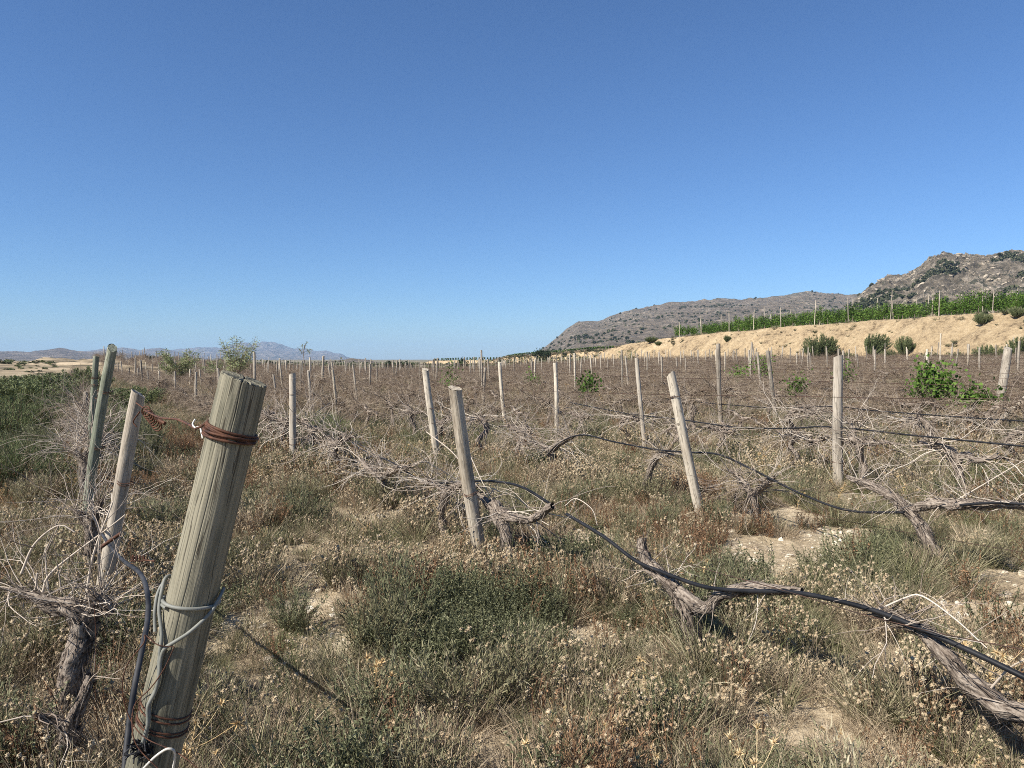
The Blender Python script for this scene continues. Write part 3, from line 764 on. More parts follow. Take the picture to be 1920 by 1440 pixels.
# ------------------------------------------------------------------ vines
def bark_tube(mb, pts, rad, rng, step=.012, k=22, rough=.26, twist=1.5, tone=None):
    pts = np.asarray(pts, float); n0 = len(pts); rad = np.asarray(rad, float)
    q = smooth_path(np.hstack([pts, rad[:, None]]), step); Pn, Rr = q[:, :3], np.clip(q[:, 3], .002, None)
    n = len(Pn); s = np.concatenate([[0], np.cumsum(np.linalg.norm(np.diff(Pn, axis=0), axis=1))]); sd_ = int(rng.integers(1, 99999))
    Pn = Pn + (np.stack([noise(s * 14, 3 * c, 0, sd_) for c in range(3)], -1) - .5) * Rr[:, None] * .55
    th0 = np.arange(k) / k * 2 * np.pi; a = th0[None] + twist * s[:, None] * 3
    g = fbm(np.cos(a) * 2.6 + 7, np.sin(a) * 2.6 + 7, (s * 6)[:, None], 3, sd_ + 1, True)
    fine = fbm(np.cos(a) * 7 + 9, np.sin(a) * 7 + 9, (s * 13)[:, None], 3, sd_ + 5, True)
    lump = fbm(np.cos(th0)[None] * 1.1 + 5, np.sin(th0)[None] * 1.1 + 5, (s * 13)[:, None], 2, sd_ + 2)
    dd = 1 + rough * 1.5 * (g - .62) + rough * .9 * (fine - .6) + .75 * (lump - .5)
    tn = np.clip(.15 + 1.5 * (fine - .35) + .5 * (g - .5), 0, 1)
    tube(mb, Pn, Rr, k, tn.ravel(), 0, lambda th: dd, cap=False)
    return Pn, Rr, s
def shreds(mb, Pn, Rr, s, rng, m, ln=.16, w=.006):
    idx = rng.integers(0, max(1, len(Pn) - 2), m); T = unit(np.gradient(Pn, axis=0))[idx]
    nrm = unit(np.cross(T, rng.normal(size=(m, 3))))
    B = Pn[idx] + nrm * Rr[idx][:, None] * 1.02
    sg = np.where(rng.random(m) < .5, 1, -1)[:, None]
    blades(mb, B, T * sg + nrm * rng.uniform(.02, .35, (m, 1)), rng.uniform(.4, 1.2, m) * ln, rng.uniform(.5, 1.3, m) * w, nrm * rng.uniform(-.1, .5, (m, 1)) + rng.normal(size=(m, 3)) * .15, 4, rng.random(m), side=unit(np.cross(T, nrm)), rng=rng, power=.5)
def vine_parts(rng, level):
    """a spur-trained old vine along local X; level 2 near, 1 mid, 0 far"""
    k = (24, 14, 7)[2 - level]; step = (.012, .025, .06)[2 - level]
    h = rng.uniform(.48, .66); lean = rng.normal(size=2) * .09; r = rng.uniform(.024, .040)
    J = lambda a: rng.normal() * a
    tp = [(0, 0, -.06), (lean[0] * .2 + J(.025), J(.02), h * .25), (lean[0] * .6 + J(.035), J(.02), h * .5), (lean[0] * .7 + J(.03), lean[1], h * .78), (lean[0], lean[1], h)]
    tr = MB(); q = bark_tube(tr, tp, [r * 1.2, r * .95, r * .85, r * 1.0, r * 1.3], rng, step, k, .34)
    if level: shreds(tr, *q, rng, 90 if level == 2 else 34, .12, .005)
    arms = []
    for sg in (-1, 1):
        if rng.random() < .1: continue
        L = rng.uniform(.28, .55); a = MB(); m = 5; zz = h; ap = [(lean[0], lean[1], h - .01)]
        for c in range(1, m + 1):
            zz += J(.035) + (.02 if c == 1 else -.004); ap.append((lean[0] + sg * L * c / m, lean[1] * (1 - c / m) + J(.03), zz))
        rad = [r * .95, r * .8, r * .62, r * .55, r * .42, r * .22]
        Pn, Rr, s_ = bark_tube(a, ap, rad, rng, step, max(6, k - 6), .36)
        if level: shreds(a, Pn, Rr, s_, rng, 60 if level == 2 else 26, .08, .004)
        for c in range(12 if level else 5):          # old spurs
            j = int(rng.integers(len(Pn))); d = np.array([J(.6), J(.7), rng.uniform(-.3, 1)]); ln = rng.uniform(.03, .10)
            sp = smooth_path([Pn[j], Pn[j] + unit(d) * ln * .5 + rng.normal(size=3) * .008, Pn[j] + unit(d) * ln], .02); tube(a, sp, np.linspace(.010, .006, len(sp)), 5 if level else 3, rng.random())
        arms.append((a, Pn, Rr))
    if not arms: arms.append((MB(), np.array(tp[-2:]) + 0., np.array([r, r])))
    canes = []
    nc = (66, 125, 64)[2 - level]
    for i in range(nc):
        a, Pn, Rr = arms[int(rng.integers(len(arms)))]
        j = int(rng.integers(len(Pn))); c = MB(); up = rng.uniform(-.75, .62)
        d = np.array([J(1.1), J(.75), up])
        grow(c, Pn[j] + 0, d, rng.uniform(.15, .8) * (1 if rng.random() < .8 else 1.4), rng.uniform(.0025, .0058) * (1.15, 1.2, 1.5)[2 - level], 3 - (2 - level) if level else 1, rng, 4 if level == 2 else 3, .36, rng.uniform(-.1, .03), branch=.36)
        canes.append(c)
    return tr, [a for a, _, _ in arms if a.n], canes
vrng = np.random.default_rng(2024)
def library(level, n):
    lib = []
    for i in range(n):
        tr, arms, canes = vine_parts(vrng, level)
        if level == 0:
            m = MB(); m.merge(tr)
            for a in arms: m.merge(a)
            for c in canes: m.merge(c, 1)
            lib.append(m.mesh('bare_vine', [MAT['bark'], MAT['twig']]))
        elif level == 1:
            m = MB()
            for c in canes: m.merge(c)
            lib.append((tr.mesh('trunk', MAT['bark']), [a.mesh('arm', MAT['bark']) for a in arms], [m.mesh('cane_tangle', MAT['twig'])]))
        else:
            lib.append((tr.mesh('trunk', MAT['bark']), [a.mesh('arm', MAT['bark']) for a in arms], [c.mesh('cane', MAT['pale_twig']) for c in canes]))
    return lib
LIB2, LIB1, LIB0 = library(2, 5), library(1, 8), library(0, 7)
GV = 'bare dead vines in the rows'
def add_vine(x, y, k, lib, label, rz, sc, sub='cane', group=GV):
    e = empty('bare_vine', (x, y, gz(x, y)), rz, sc); tr, arms, canes = lib
    link('trunk', tr, e)
    for a in arms: link('arm', a, e)
    for c in canes: link(sub, c, e)
    tag(e, label, 'vine', group); return e

def custom_vine(label, k, trunk, tr_r, arms, ncane, seed, cane_len=(.25, .7), shred=60, cane_r=(.0025, .0055), up=(-.5, .9), group=GV, extra=(), off=0., depth=None):
    """old vine drawn at its own place in row k; points are located on the row's vertical plane"""
    rng = np.random.default_rng(seed)
    W3 = (lambda a: at_row(a[0], a[1], k, off)) if depth is None else (lambda a: at_depth(a[0], a[1], depth + (a[2] if len(a) > 2 else 0)))
    tp = np.array([W3(a) for a in trunk])
    b = tp[0].copy(); b0 = np.array([b[0], b[1], gz(b[0], b[1]) - .06])
    if b[2] > b0[2] + .03: tp = np.vstack([b0, tp]); tr_r = [tr_r[0] * 1.1] + list(tr_r)
    org = np.array([b[0], b[1], gz(b[0], b[1])])
    e = empty('bare_vine', tuple(org)); t = MB()
    q = bark_tube(t, tp - org, tr_r, rng, .008, 44, .36); shreds(t, *q, rng, shred * 3, .13, .0045)
    # burrs at the head
    t.obj('trunk', MAT['bark'], e)
    heads = [(q[0][-1:], q[1][-1:])]
    src = []
    for pts, rr in arms:
        ap = np.array([W3(a) for a in pts]) - org
        a = MB(); qa = bark_tube(a, ap, rr, rng, .008, 34, .38); shreds(a, *qa, rng, int(shred * 2), .09, .004)
        a.obj('arm', MAT['bark'], e); src.append(qa)
    if not src: src.append(q)
    for i in range(ncane):
        qa = src[int(rng.integers(len(src)))]; j = int(rng.integers(len(qa[0]))); c = MB()
        d = np.array([rng.normal() * .9, rng.normal() * .6, rng.uniform(*up)])
        grow(c, qa[0][j], d, rng.uniform(*cane_len), rng.uniform(*cane_r), 3 if seed not in (10, 11, 12, 13) else 2, rng, 5, .3, rng.uniform(-.08, .04), branch=.3)
        c.obj('cane', MAT['pale_twig'], e)
    for pts, r0 in extra:
        ap = np.array([W3(a) for a in pts]) - org
        c = MB(); pp = smooth_path(ap, .02); tube(c, pp, r0 * np.linspace(1, .45, len(pp)), 6, rng.uniform(.6, 1))
        for m_ in range(3):
            j = int(rng.integers(2, len(pp) - 1)); grow(c, pp[j], rng.normal(size=3), .15 + .2 * rng.random(), r0 * .5, 1, rng, 4, .25, 0, branch=.3)
        c.obj('cane', MAT['pale_twig'], e)
    tag(e, label, 'vine', group); return e
TAKEN = []      # (k, s) of hand-placed vines
def took(k, px, py):
    p = at_row(px, py, k); TAKEN.append((k, float(p[0] * U[0] + p[1] * U[1])))
custom_vine('forked shaggy vine under the black hose in front, right of centre', 1, [(1322, 1275), (1300, 1200), (1282, 1140), (1262, 1100)], [.036, .034, .033, .034],
            [([(1270, 1105), (1240, 1078), (1214, 1060), (1205, 1030), (1203, 1010)], [.034, .032, .030, .026, .02]), ([(1272, 1108), (1320, 1140), (1345, 1118), (1400, 1103), (1450, 1106), (1505, 1108)], [.03, .026, .024, .026, .02, .012])], 22, 1, (.08, .3), 150, (.002, .004)); took(1, 1300, 1200)
custom_vine('thick burred vine with a stubby arm, just right of the smooth pale stake', 1, [(962, 1062), (950, 1010), (940, 975), (922, 950)], [.042, .038, .042, .05],
            [([(930, 958), (965, 972), (1000, 972), (1036, 948)], [.036, .030, .026, .02]), ([(925, 955), (905, 935), (880, 920)], [.03, .022, .014])], 48, 2, (.15, .5), 90, (.0026, .0055), extra=[([(905, 985), (940, 962), (985, 962), (1030, 985)], .005), ([(1060, 948), (1080, 935), (1110, 955), (1120, 985)], .004)]); took(1, 950, 1010)
custom_vine('thin twisted vine just left of the smooth pale stake', 1, [(838, 1012), (828, 975), (832, 940), (846, 915)], [.03, .026, .032, .03],
            [([(838, 925), (815, 908), (795, 905)], [.028, .022, .014]), ([(842, 920), (868, 906), (895, 912)], [.026, .02, .012])], 70, 3, (.15, .65), 60, (.0026, .0058), extra=[([(880, 850), (905, 905), (930, 950)], .005), ([(800, 810), (850, 850), (890, 905), (915, 930)], .006)]); took(1, 828, 975)
custom_vine('low spreading vine with a bushy twiggy head, left of the thin twisted vine', 1, [(719, 962), (718, 925), (714, 895)], [.034, .03, .04],
            [([(714, 898), (690, 878), (676, 862)], [.034, .026, .014]), ([(716, 896), (745, 880), (768, 876)], [.034, .024, .014])], 90, 4, (.15, .65), 50, (.0026, .0058), extra=[([(690, 885), (650, 900), (620, 950)], .006)]); took(1, 718, 925)
custom_vine('fallen thick vine lying along the hose in the lower right corner', 1, [(2010, 1392), (1925, 1345), (1860, 1312), (1800, 1258), (1755, 1205), (1725, 1175)], [.036, .034, .032, .030, .027, .026],
            [([(1725, 1178), (1690, 1162), (1640, 1150)], [.024, .02, .012])], 14, 5, (.15, .4), 130, (.002, .004), extra=[([(1650, 1142), (1700, 1120), (1730, 1118), (1790, 1160), (1850, 1215)], .0045), ([(1735, 1190), (1790, 1250), (1850, 1305)], .007), ([(1850, 1300), (1890, 1255), (1925, 1235)], .005)]); took(1, 1800, 1262)
custom_vine('upright vine with a ragged crooked head behind the black hose, right of the knotted stake', 2, [(1421, 1000), (1418, 955), (1412, 925)], [.036, .03, .036],
            [([(1412, 928), (1390, 900), (1370, 880)], [.03, .022, .012]), ([(1414, 926), (1440, 905), (1452, 895)], [.03, .026, .012])], 66, 6, (.15, .7), 60); took(2, 1418, 955)
custom_vine('long-limbed bare vine arching from the bare soil patch on the right', 2, [(1760, 1075), (1742, 1015), (1715, 970), (1685, 942)], [.044, .042, .038, .036],
            [([(1690, 946), (1650, 918), (1610, 903), (1588, 895)], [.034, .028, .022, .012]), ([(1700, 958), (1730, 948), (1790, 946), (1860, 946), (1925, 950)], [.02, .034, .034, .028, .02])], 56, 7, (.15, .5), 110, (.0026, .0055), extra=[([(1790, 940), (1850, 905), (1925, 860)], .006)]); took(2, 1742, 1015)
custom_vine('dark crooked vine hung over the hose just left of the knotted stake', 2, [(1205, 925), (1215, 895), (1228, 862)], [.03, .028, .03],
            [([(1226, 866), (1240, 852), (1262, 852)], [.03, .026, .012])], 48, 8, (.15, .5), 50); took(2, 1215, 895)
custom_vine('stocky bare vine in the centre with a twiggy head over a dark gap', 2, [(1040, 905), (1036, 870), (1032, 840)], [.04, .034, .04],
            [([(1032, 845), (1010, 832), (990, 828)], [.03, .024, .012]), ([(1034, 845), (1060, 826), (1078, 818)], [.03, .024, .012])], 80, 9, (.2, .8), 50); took(2, 1036, 870)
custom_vine('gnarled grey vine with black burred arms, left of the thick post', 0, [(118, 1345, .0), (138, 1265), (158, 1205), (162, 1165)], [.05, .046, .045, .05],
            [([(160, 1168), (130, 1140), (95, 1130), (60, 1115), (20, 1105)], [.045, .04, .03, .018, .01]), ([(162, 1165), (185, 1130), (210, 1150)], [.04, .032, .018])], 64, 10, (.15, .6), 120, (.0016, .0038), up=(-.1, 1.1), depth=3.35,
            extra=[([(160, 1130), (175, 1040), (212, 940)], .006), ([(70, 1075), (60, 1110), (0, 1092)], .005), ([(80, 1110), (100, 1070), (210, 985), (235, 965)], .006), ([(40, 1075), (65, 1020), (110, 985), (140, 998)], .006), ([(190, 1110), (185, 1030), (196, 960)], .005), ([(90, 1105), (85, 1040), (90, 1020)], .004), ([(115, 1110), (108, 1060)], .004)])
custom_vine('forked pale vine stump at the lower left edge below the gnarled vine', 0, [(122, 1445, 0), (128, 1400), (131, 1365)], [.032, .03, .03],
            [([(131, 1368), (150, 1325), (165, 1285), (170, 1262)], [.026, .02, .018, .015]), ([(131, 1372), (100, 1350), (60, 1340)], [.022, .015, .008])], 5, 11, (.15, .4), 60, (.002, .004), depth=2.85)
custom_vine('twiggy vine tangled round the feet of the left stakes', 0, [(178, 1085), (172, 1030), (170, 985)], [.04, .034, .04],
            [([(170, 990), (150, 965), (140, 955)], [.03, .022, .012]), ([(171, 988), (182, 960), (190, 935)], [.03, .022, .012])], 46, 12, (.25, .8), 60, (.002, .004), up=(-.1, 1.2), depth=5.3)
custom_vine('bushy dead vine covered in pale twigs behind the left stakes', 0, [(160, 925), (158, 890), (158, 860)], [.04, .034, .04],
            [([(158, 864), (140, 846), (130, 845)], [.03, .022, .012]), ([(158, 864), (172, 846), (182, 835)], [.03, .022, .012])], 50, 13, (.3, .9), 40, (.003, .0055), up=(0, 1.2), depth=8.2)
for s_ in (7.6, 9.0): TAKEN.append((0, s_))

NEARV = []
for k in range(0, KMAX + 1):
    s = -14 + vrng.random()
    while s < 165:
        s += 1.22 + vrng.normal() * .09
        if k == 0 and s < 11: continue
        x, y = P(rowc(k) + vrng.normal() * .05, s)
        if y < 1.8 or not in_field(x, y): continue
        px_ = project(x, y, .7)[0]; d = math.hypot(x, y)
        if px_ < (60 if k else 130) or px_ > 2050 + (300 if d < 14 else 0): continue
        if k == 0 and d > 75: continue
        if any(kk == k and abs(ss - s) < .8 for kk, ss in TAKEN): continue
        if k in (1, 2) and s < 9.2: continue
        NEARV.append((d, x, y, k, s))
NEARV.sort()
perrow = {0: 4, 1: 5, 2: 4}
base_rz = math.atan2(U[1], U[0])
farv = []
for i, (d, x, y, k, s) in enumerate(NEARV):
    inframe = -40 < project(x, y, .7)[0] < 1960
    if i >= 280: farv.append((x, y, k)); continue
    if inframe: perrow[k] = perrow.get(k, 0) + 1
    sc = vrng.uniform(.9, 1.18); rz = base_rz + (math.pi if vrng.random() < .5 else 0) + vrng.normal() * .08
    lib, sub = (LIB2[int(vrng.integers(len(LIB2)))], 'cane') if i < 26 else (LIB1[int(vrng.integers(len(LIB1)))], 'cane_tangle')
    rowname = 'left edge' if k == 0 else ORD[k - 1]
    if not inframe: lab = 'leafless grey vine past the side edge of the photo, %s row' % rowname
    elif perrow[k] <= 26: lab = 'leafless grey vine, %s trunk in view along the %s bare row' % (ORD[perrow[k] - 1], rowname)
    else: lab = 'leafless grey vine among the farthest trunks of the %s bare row' % rowname
    add_vine(x, y, k, lib, lab, rz, sc, sub)
fv = np.array([(x, y) for x, y, k in farv]); nf = len(fv)
print('individual vines', min(280, len(NEARV)), 'far vines', nf, 'posts', len(POSTS))
rz_ = base_rz + np.where(vrng.random(nf) < .5, math.pi, 0) + vrng.normal(size=nf) * .1
o = scatter('far_bare_vines', source_collection('far_vine', LIB0), np.column_stack([fv, ground(fv[:, 0], fv[:, 1])]), rz_, np.zeros((nf, 2)), vrng.uniform(.9, 1.16, nf), vrng.integers(0, len(LIB0), nf), MAT['bark'])
tag(o, kind='stuff')
if rest:
    pr = np.array([POSTS[i][4] for i in rest])
    o = scatter('farthest_posts', source_collection('far_post', variants[:4]), pr, prng.random(len(pr)) * 6, prng.normal(size=(len(pr), 2)) * .05, prng.uniform(.95, 1.1, len(pr)), prng.integers(0, 4, len(pr)), MAT['grey_wood'])
    tag(o, kind='stuff')

# ------------------------------------------------------------------ hoses and wires
def rowline(k, pts, off=0.): return [at_row(a, b, k, off) for a, b in pts]
def hose(label, paths, r=.0095, mat='hose', k=10):
    return wire_thing('drip_hose', label, paths, r, mat, 'hose', k, .02)
hose('thick black drip hose running from the lower right corner up to a broken end', [rowline(1, [(2000, 1312), (1925, 1272), (1800, 1212), (1660, 1152), (1560, 1124), (1480, 1110), (1400, 1108), (1320, 1100), (1240, 1072), (1190, 1050), (1130, 1005), (1062, 964)], -.05)], .0105)
hose('black drip hose draped over the near vines behind the smooth pale stake', [rowline(1, [(1034, 946), (980, 914), (930, 903), (870, 903), (810, 906), (775, 893), (740, 870), (705, 856), (680, 862), (655, 873), (625, 872), (600, 858), (585, 835)], .04)], .0095)
hose('black drip hose curving down past the knotted stake to the long-limbed vine', [rowline(2, [(1695, 961), (1590, 957), (1500, 925), (1420, 885), (1350, 853), (1290, 848), (1230, 843), (1150, 828), (1100, 816), (1070, 820), (1040, 838), (1005, 880)], -.05)], .0095)
hose('black drip hose leaving the right edge beside the long-limbed vine', [rowline(2, [(2000, 955), (1925, 946), (1860, 943), (1800, 947)], -.06)], .009)
hose('black drip hose of the third row, sagging left of the grey upright stake', [rowline(3, [(2000, 846), (1930, 838), (1850, 830), (1700, 815), (1600, 804), (1540, 800), (1480, 803), (1380, 801), (1270, 786), (1180, 776), (1070, 755)], -.04)], .0095)
hose('thin dark hose of the fourth row crossing the right half', [rowline(4, [(1960, 792), (1800, 782), (1640, 770), (1560, 762), (1460, 765), (1340, 757), (1250, 748)], -.04)], .009)
hose('dusty blue-grey hose hanging from the left stakes down beside the thick post', [
    [at_depth(180, 915, 6.0), at_depth(172, 950, 5.6), at_depth(183, 985, 4.8), at_depth(205, 1022, 4.0), at_depth(232, 1052, 3.3), at_depth(262, 1075, 2.9), at_depth(276, 1110, 2.6), at_depth(277, 1160, 2.45), at_depth(266, 1220, 2.3), at_depth(252, 1290, 2.2), at_depth(242, 1360, 2.1), at_depth(233, 1450, 2.0)]], .0085, 'greyhose')
def wirerow(label, k, pts, r=.003, off=.05):
    wire_thing('trellis_wire', label, [rowline(k, pts, off)], r, 'wire_dark', 'wire', 5, .15)
wirerow('rusty wire crossing the whole right half at the height of the stake tops, second row', 2, [(2000, 749), (1920, 748), (1700, 747), (1480, 743), (1256, 740), (1000, 733), (844, 724), (674, 718), (560, 712)], .0028)
wirerow('low rusty wire just above the weeds behind the long-limbed vine', 2, [(2000, 1048), (1920, 1036), (1700, 998), (1560, 972), (1480, 952), (1330, 932), (1200, 912)], .0022, .1)
wirerow('rusty wire tied under the thick black hose in front', 1, [(2000, 1232), (1920, 1218), (1750, 1185), (1600, 1147), (1480, 1110), (1350, 1075), (1240, 1042), (1180, 1022)], .002, -.08)
for k in range(3, 13):
    for zz, nm in ((1.28, 'upper'), (.92, 'lower')):
        if k == 3 and nm == 'lower': continue
        pts = []
        s0 = -8; 
        for s in np.arange(s0, 75, 1.5):
            x, y = P(rowc(k) + .05, s)
            if y < 2.5 or not in_field(x, y) or project(x, y, 1)[0] > 2200: continue
            pts.append((x, y, gz(x, y) + zz + .05 * math.sin(s * math.pi / 6) ** 2 + .03 * math.sin(s * .9 + k)))
        if len(pts) > 3: wire_thing('trellis_wire', '%s rusty trellis wire strung along the %s bare row' % (nm, ORD[k - 1]), [pts], .0026, 'wire_dark', 'wire', 4, .7, 'trellis wires of the bare rows')

# ------------------------------------------------------------------ ground cover
def tuft_blades(n, H, w, spread, rng, droop=.5, seg=3, tone=None):
    mb = MB(); a = rng.random(n) * 6.283; r = spread * .35 * np.sqrt(rng.random(n))
    B = np.stack([r * np.cos(a), r * np.sin(a), -.01 + 0 * a], -1)
    out = rng.uniform(.1, 1.05, n); a2 = a + rng.normal(size=n) * .6
    D = np.stack([np.cos(a2) * out, np.sin(a2) * out, np.ones(n)], -1)
    bend = np.stack([np.cos(a2) * .25, np.sin(a2) * .25, -droop * rng.random(n) * out], -1) + rng.normal(size=(n, 3)) * .12
    blades(mb, B, D, H * rng.uniform(.45, 1.1, n), w * rng.uniform(.6, 1.3, n), bend, seg, rng.random(n) if tone is None else tone, rng=rng)
    return mb
def head(mb, c, r, rng, tone, n=44, mi=1):
    d = unit(rng.normal(size=(n, 3)) + [0, 0, .35])
    blades(mb, np.repeat(c[None], n, 0) + d * r * .45, d, r * rng.uniform(.4, .65, n), r * .6, rng.normal(size=(n, 3)) * .15, 1, np.clip(tone + rng.normal(size=n) * .15, 0, 1), mi, rng)
    th = np.arange(6) / 6 * 6.283; rr = r * .74
    V = np.vstack([[c + [0, 0, rr * .9]], [c + np.array([math.cos(t), math.sin(t), .25]) * rr for t in th], [c + np.array([math.cos(t), math.sin(t), -.5]) * rr * .8 for t in th]])
    F3 = [(0, 1 + i, 1 + (i + 1) % 6) for i in range(6)]; F4 = [(1 + i, 7 + i, 7 + (i + 1) % 6, 1 + (i + 1) % 6) for i in range(6)]
    mb.add(V, [np.array(F3), np.array(F4)], tone * .8, mi)
def tuft_flowers(n, H, spread, rng, hr=.0095, leafy=70):
    mb = tuft_blades(leafy, H * .55, .003, spread, rng, .5)
    for i in range(n):
        a = rng.random() * 6.283; r = spread * .5 * math.sqrt(rng.random()); p0 = np.array([r * .5 * math.cos(a), r * .5 * math.sin(a), 0])
        h = H * rng.uniform(.6, 1.05); top = np.array([r * math.cos(a) * 1.1 + rng.normal() * .02, r * math.sin(a) * 1.1 + rng.normal() * .02, h])
        tube(mb, smooth_path([p0, (p0 + top) / 2 + rng.normal(size=3) * .012, top], .05), .0012, 3, rng.random(), 0, cap=False)
        for q in range(1 + (rng.random() < .35)):
            head(mb, top + rng.normal(size=3) * .012 * q, hr * rng.uniform(.7, 1.25), rng, rng.uniform(.3, 1))
    return mb
def tuft_leafy(nst, H, spread, rng, nl=22, ll=.014, wl=.006, up=.4):
    """branching stems with small leaves all along"""
    mb = MB()
    for i in range(nst):
        a = rng.random() * 6.283; r = spread * .5 * math.sqrt(rng.random())
        p0 = np.array([r * .4 * math.cos(a), r * .4 * math.sin(a), 0]); top = np.array([r * math.cos(a) * 1.2, r * math.sin(a) * 1.2, H * rng.uniform(.5, 1.05)])
        pts = smooth_path([p0, (p0 + top) / 2 + rng.normal(size=3) * .02, top], .02)
        tube(mb, pts, .0013, 3, rng.random() * .4, 0, cap=False)
        j = rng.integers(1, len(pts), nl); d = unit(rng.normal(size=(nl, 3)) + [0, 0, up])
        blades(mb, pts[j], d, ll * rng.uniform(.6, 1.4, nl), wl * rng.uniform(.7, 1.2, nl), rng.normal(size=(nl, 3)) * .2, 2, rng.random(nl), 0, rng)
    return mb
def thistle(H, rng):
    mb = MB(); p = np.array([0., 0, 0]); top = np.array([rng.normal() * .05, rng.normal() * .05, H])
    pts = smooth_path([p, top * .5 + rng.normal(size=3) * .015, top], .03); tube(mb, pts, .0018, 4, .5, 0, cap=False)
    ends = [top]
    for i in range(4):
        q = pts[int(rng.integers(len(pts) // 3, len(pts)))]; e = q + np.array([rng.normal() * .06, rng.normal() * .06, rng.uniform(.04, .12)])
        tube(mb, smooth_path([q, (q + e) / 2 + [0, 0, -.01], e], .03), .0014, 3, .6, 0, cap=False); ends.append(e)
    nl = 60; j = rng.integers(1, len(pts), nl)
    blades(mb, pts[j], unit(rng.normal(size=(nl, 3)) + [0, 0, .3]), rng.uniform(.01, .028, nl), .004, rng.normal(size=(nl, 3)) * .3, 2, rng.random(nl), 0, rng)
    for e in ends:
        n = 30; d = unit(rng.normal(size=(n, 3)) + [0, 0, .8]); blades(mb, np.repeat(e[None], n, 0), d, .022 * rng.uniform(.6, 1.2, n), .0045, rng.normal(size=(n, 3)) * .15, 2, rng.random(n), 0, rng)
    return mb
def pebble(rng):
    mb = MB(); n, k = 6, 8
    for i in range(1):
        ph = np.linspace(.05, np.pi - .05, n); th = np.arange(k) / k * 6.283
        V = np.stack([np.sin(ph)[:, None] * np.cos(th)[None], np.sin(ph)[:, None] * np.sin(th)[None], np.cos(ph)[:, None] * np.ones(k)[None] * .55], -1) * (1 + .5 * (rng.random((n, k, 1)) - .5))
        ii = np.arange(n - 1)[:, None] * k; j = np.arange(k)[None]; j2 = (j + 1) % k
        mb.add(V * .5, np.stack([ii + j, ii + k + j, ii + k + j2, ii + j2], -1).reshape(-1, 4), rng.random())
    return mb
g = np.random.default_rng(404)
SRC = {
    'grey_green_herbs': ([tuft_blades(150, .24, .0040, .20, g, .5).mesh('t', MAT['blade_green']) for _ in range(5)], MAT['blade_green']),
    'dry_grass': ([tuft_blades(170, .22, .0026, .22, g, .9, 4).mesh('t', MAT['blade_dry']) for _ in range(5)], MAT['blade_dry']),
    'dried_flowers': ([tuft_flowers(15, .22, .26, g, .0095).mesh('t', [MAT['blade_dry'], MAT['head']]) for _ in range(3)] + [tuft_flowers(12, .21, .26, g, .0095).mesh('t', [MAT['blade_green'], MAT['head']]) for _ in range(3)], MAT['head']),
    'red_brown_weeds': ([tuft_leafy(12, .26, .16, g).mesh('t', MAT['rusty_leaf']) for _ in range(4)], MAT['rusty_leaf']),
    'straw_thistles': ([thistle(.27, g).mesh('t', MAT['straw']) for _ in range(4)], MAT['straw']),
    'leafy_green_herbs': ([tuft_leafy(40, .24, .28, g, 40, .013, .0055).mesh('t', MAT['cushion']) for _ in range(4)], MAT['cushion']),
    'green_grass': ([tuft_blades(120, .26, .0034, .18, g, .5).mesh('t', MAT['grass']) for _ in range(3)], MAT['grass']),
}
NAMES = list(SRC)
BARE = [(1480, 1040, .62), (1550, 1010, .3), (1420, 1075, .35), (1860, 1160, .55), (1900, 1100, .4), (1600, 935, .45), (575, 1090, .28), (600, 1150, .22), (700, 975, .3), (1190, 1310, .16), (440, 1170, .22), (1100, 1015, .3), (640, 1190, .15), (1590, 1000, .3), (420, 1130, .16)]
FLOW = [(820, 1040, 1.0), (740, 1000, .8), (680, 960, .6), (930, 1090, .4), (120, 1180, .7), (60, 1280, .7), (200, 1080, .6), (230, 1010, .8), (450, 1280, .45), (500, 1240, .4), (420, 1330, .4), (1140, 1340, .4), (1060, 1300, .3), (1620, 1160, .5), (1540, 1180, .5), (1480, 1210, .3), (1700, 1320, .4), (330, 960, 1.2), (1380, 1330, .25), (600, 900, 1.4), (1180, 900, 1.6), (1120, 860, 2.), (1500, 870, 1.6), (50, 1080, .6), (1430, 1375, .25), (1200, 1250, .25)]
REDB = [(760, 1150, .45), (700, 1120, .3), (1250, 1060, .6), (1330, 1000, .7), (1210, 1010, .5), (1150, 980, .5), (470, 860, 1.3), (440, 930, 1.2), (1120, 1220, .25), (60, 960, .7), (300, 830, 1.4), (1480, 985, .4)]
CUSH = [(880, 1190, .42), (820, 1270, .25), (800, 1220, .25), (960, 1180, .25), (1540, 1085, .2), (1690, 1040, .2), (1040, 1060, .25)]
GREN = [(480, 1150, .4), (1480, 1240, .4), (560, 1000, .5), (1600, 1050, .5), (1780, 1000, .8), (60, 1000, .8), (1560, 1290, .3), (1700, 1350, .3), (430, 1240, .3), (900, 900, 1.), (1700, 880, 1.2), (1150, 1130, .4), (780, 830, 2.), (30, 900, 1.5), (1850, 920, 1.2)]
def field(lst, x, y):
    v = np.zeros_like(x)
    for px, py, r in lst:
        p = at_ground(px, py); v = np.maximum(v, np.exp(-((x - p[0]) ** 2 + (y - p[1]) ** 2) / r ** 2))
    return v
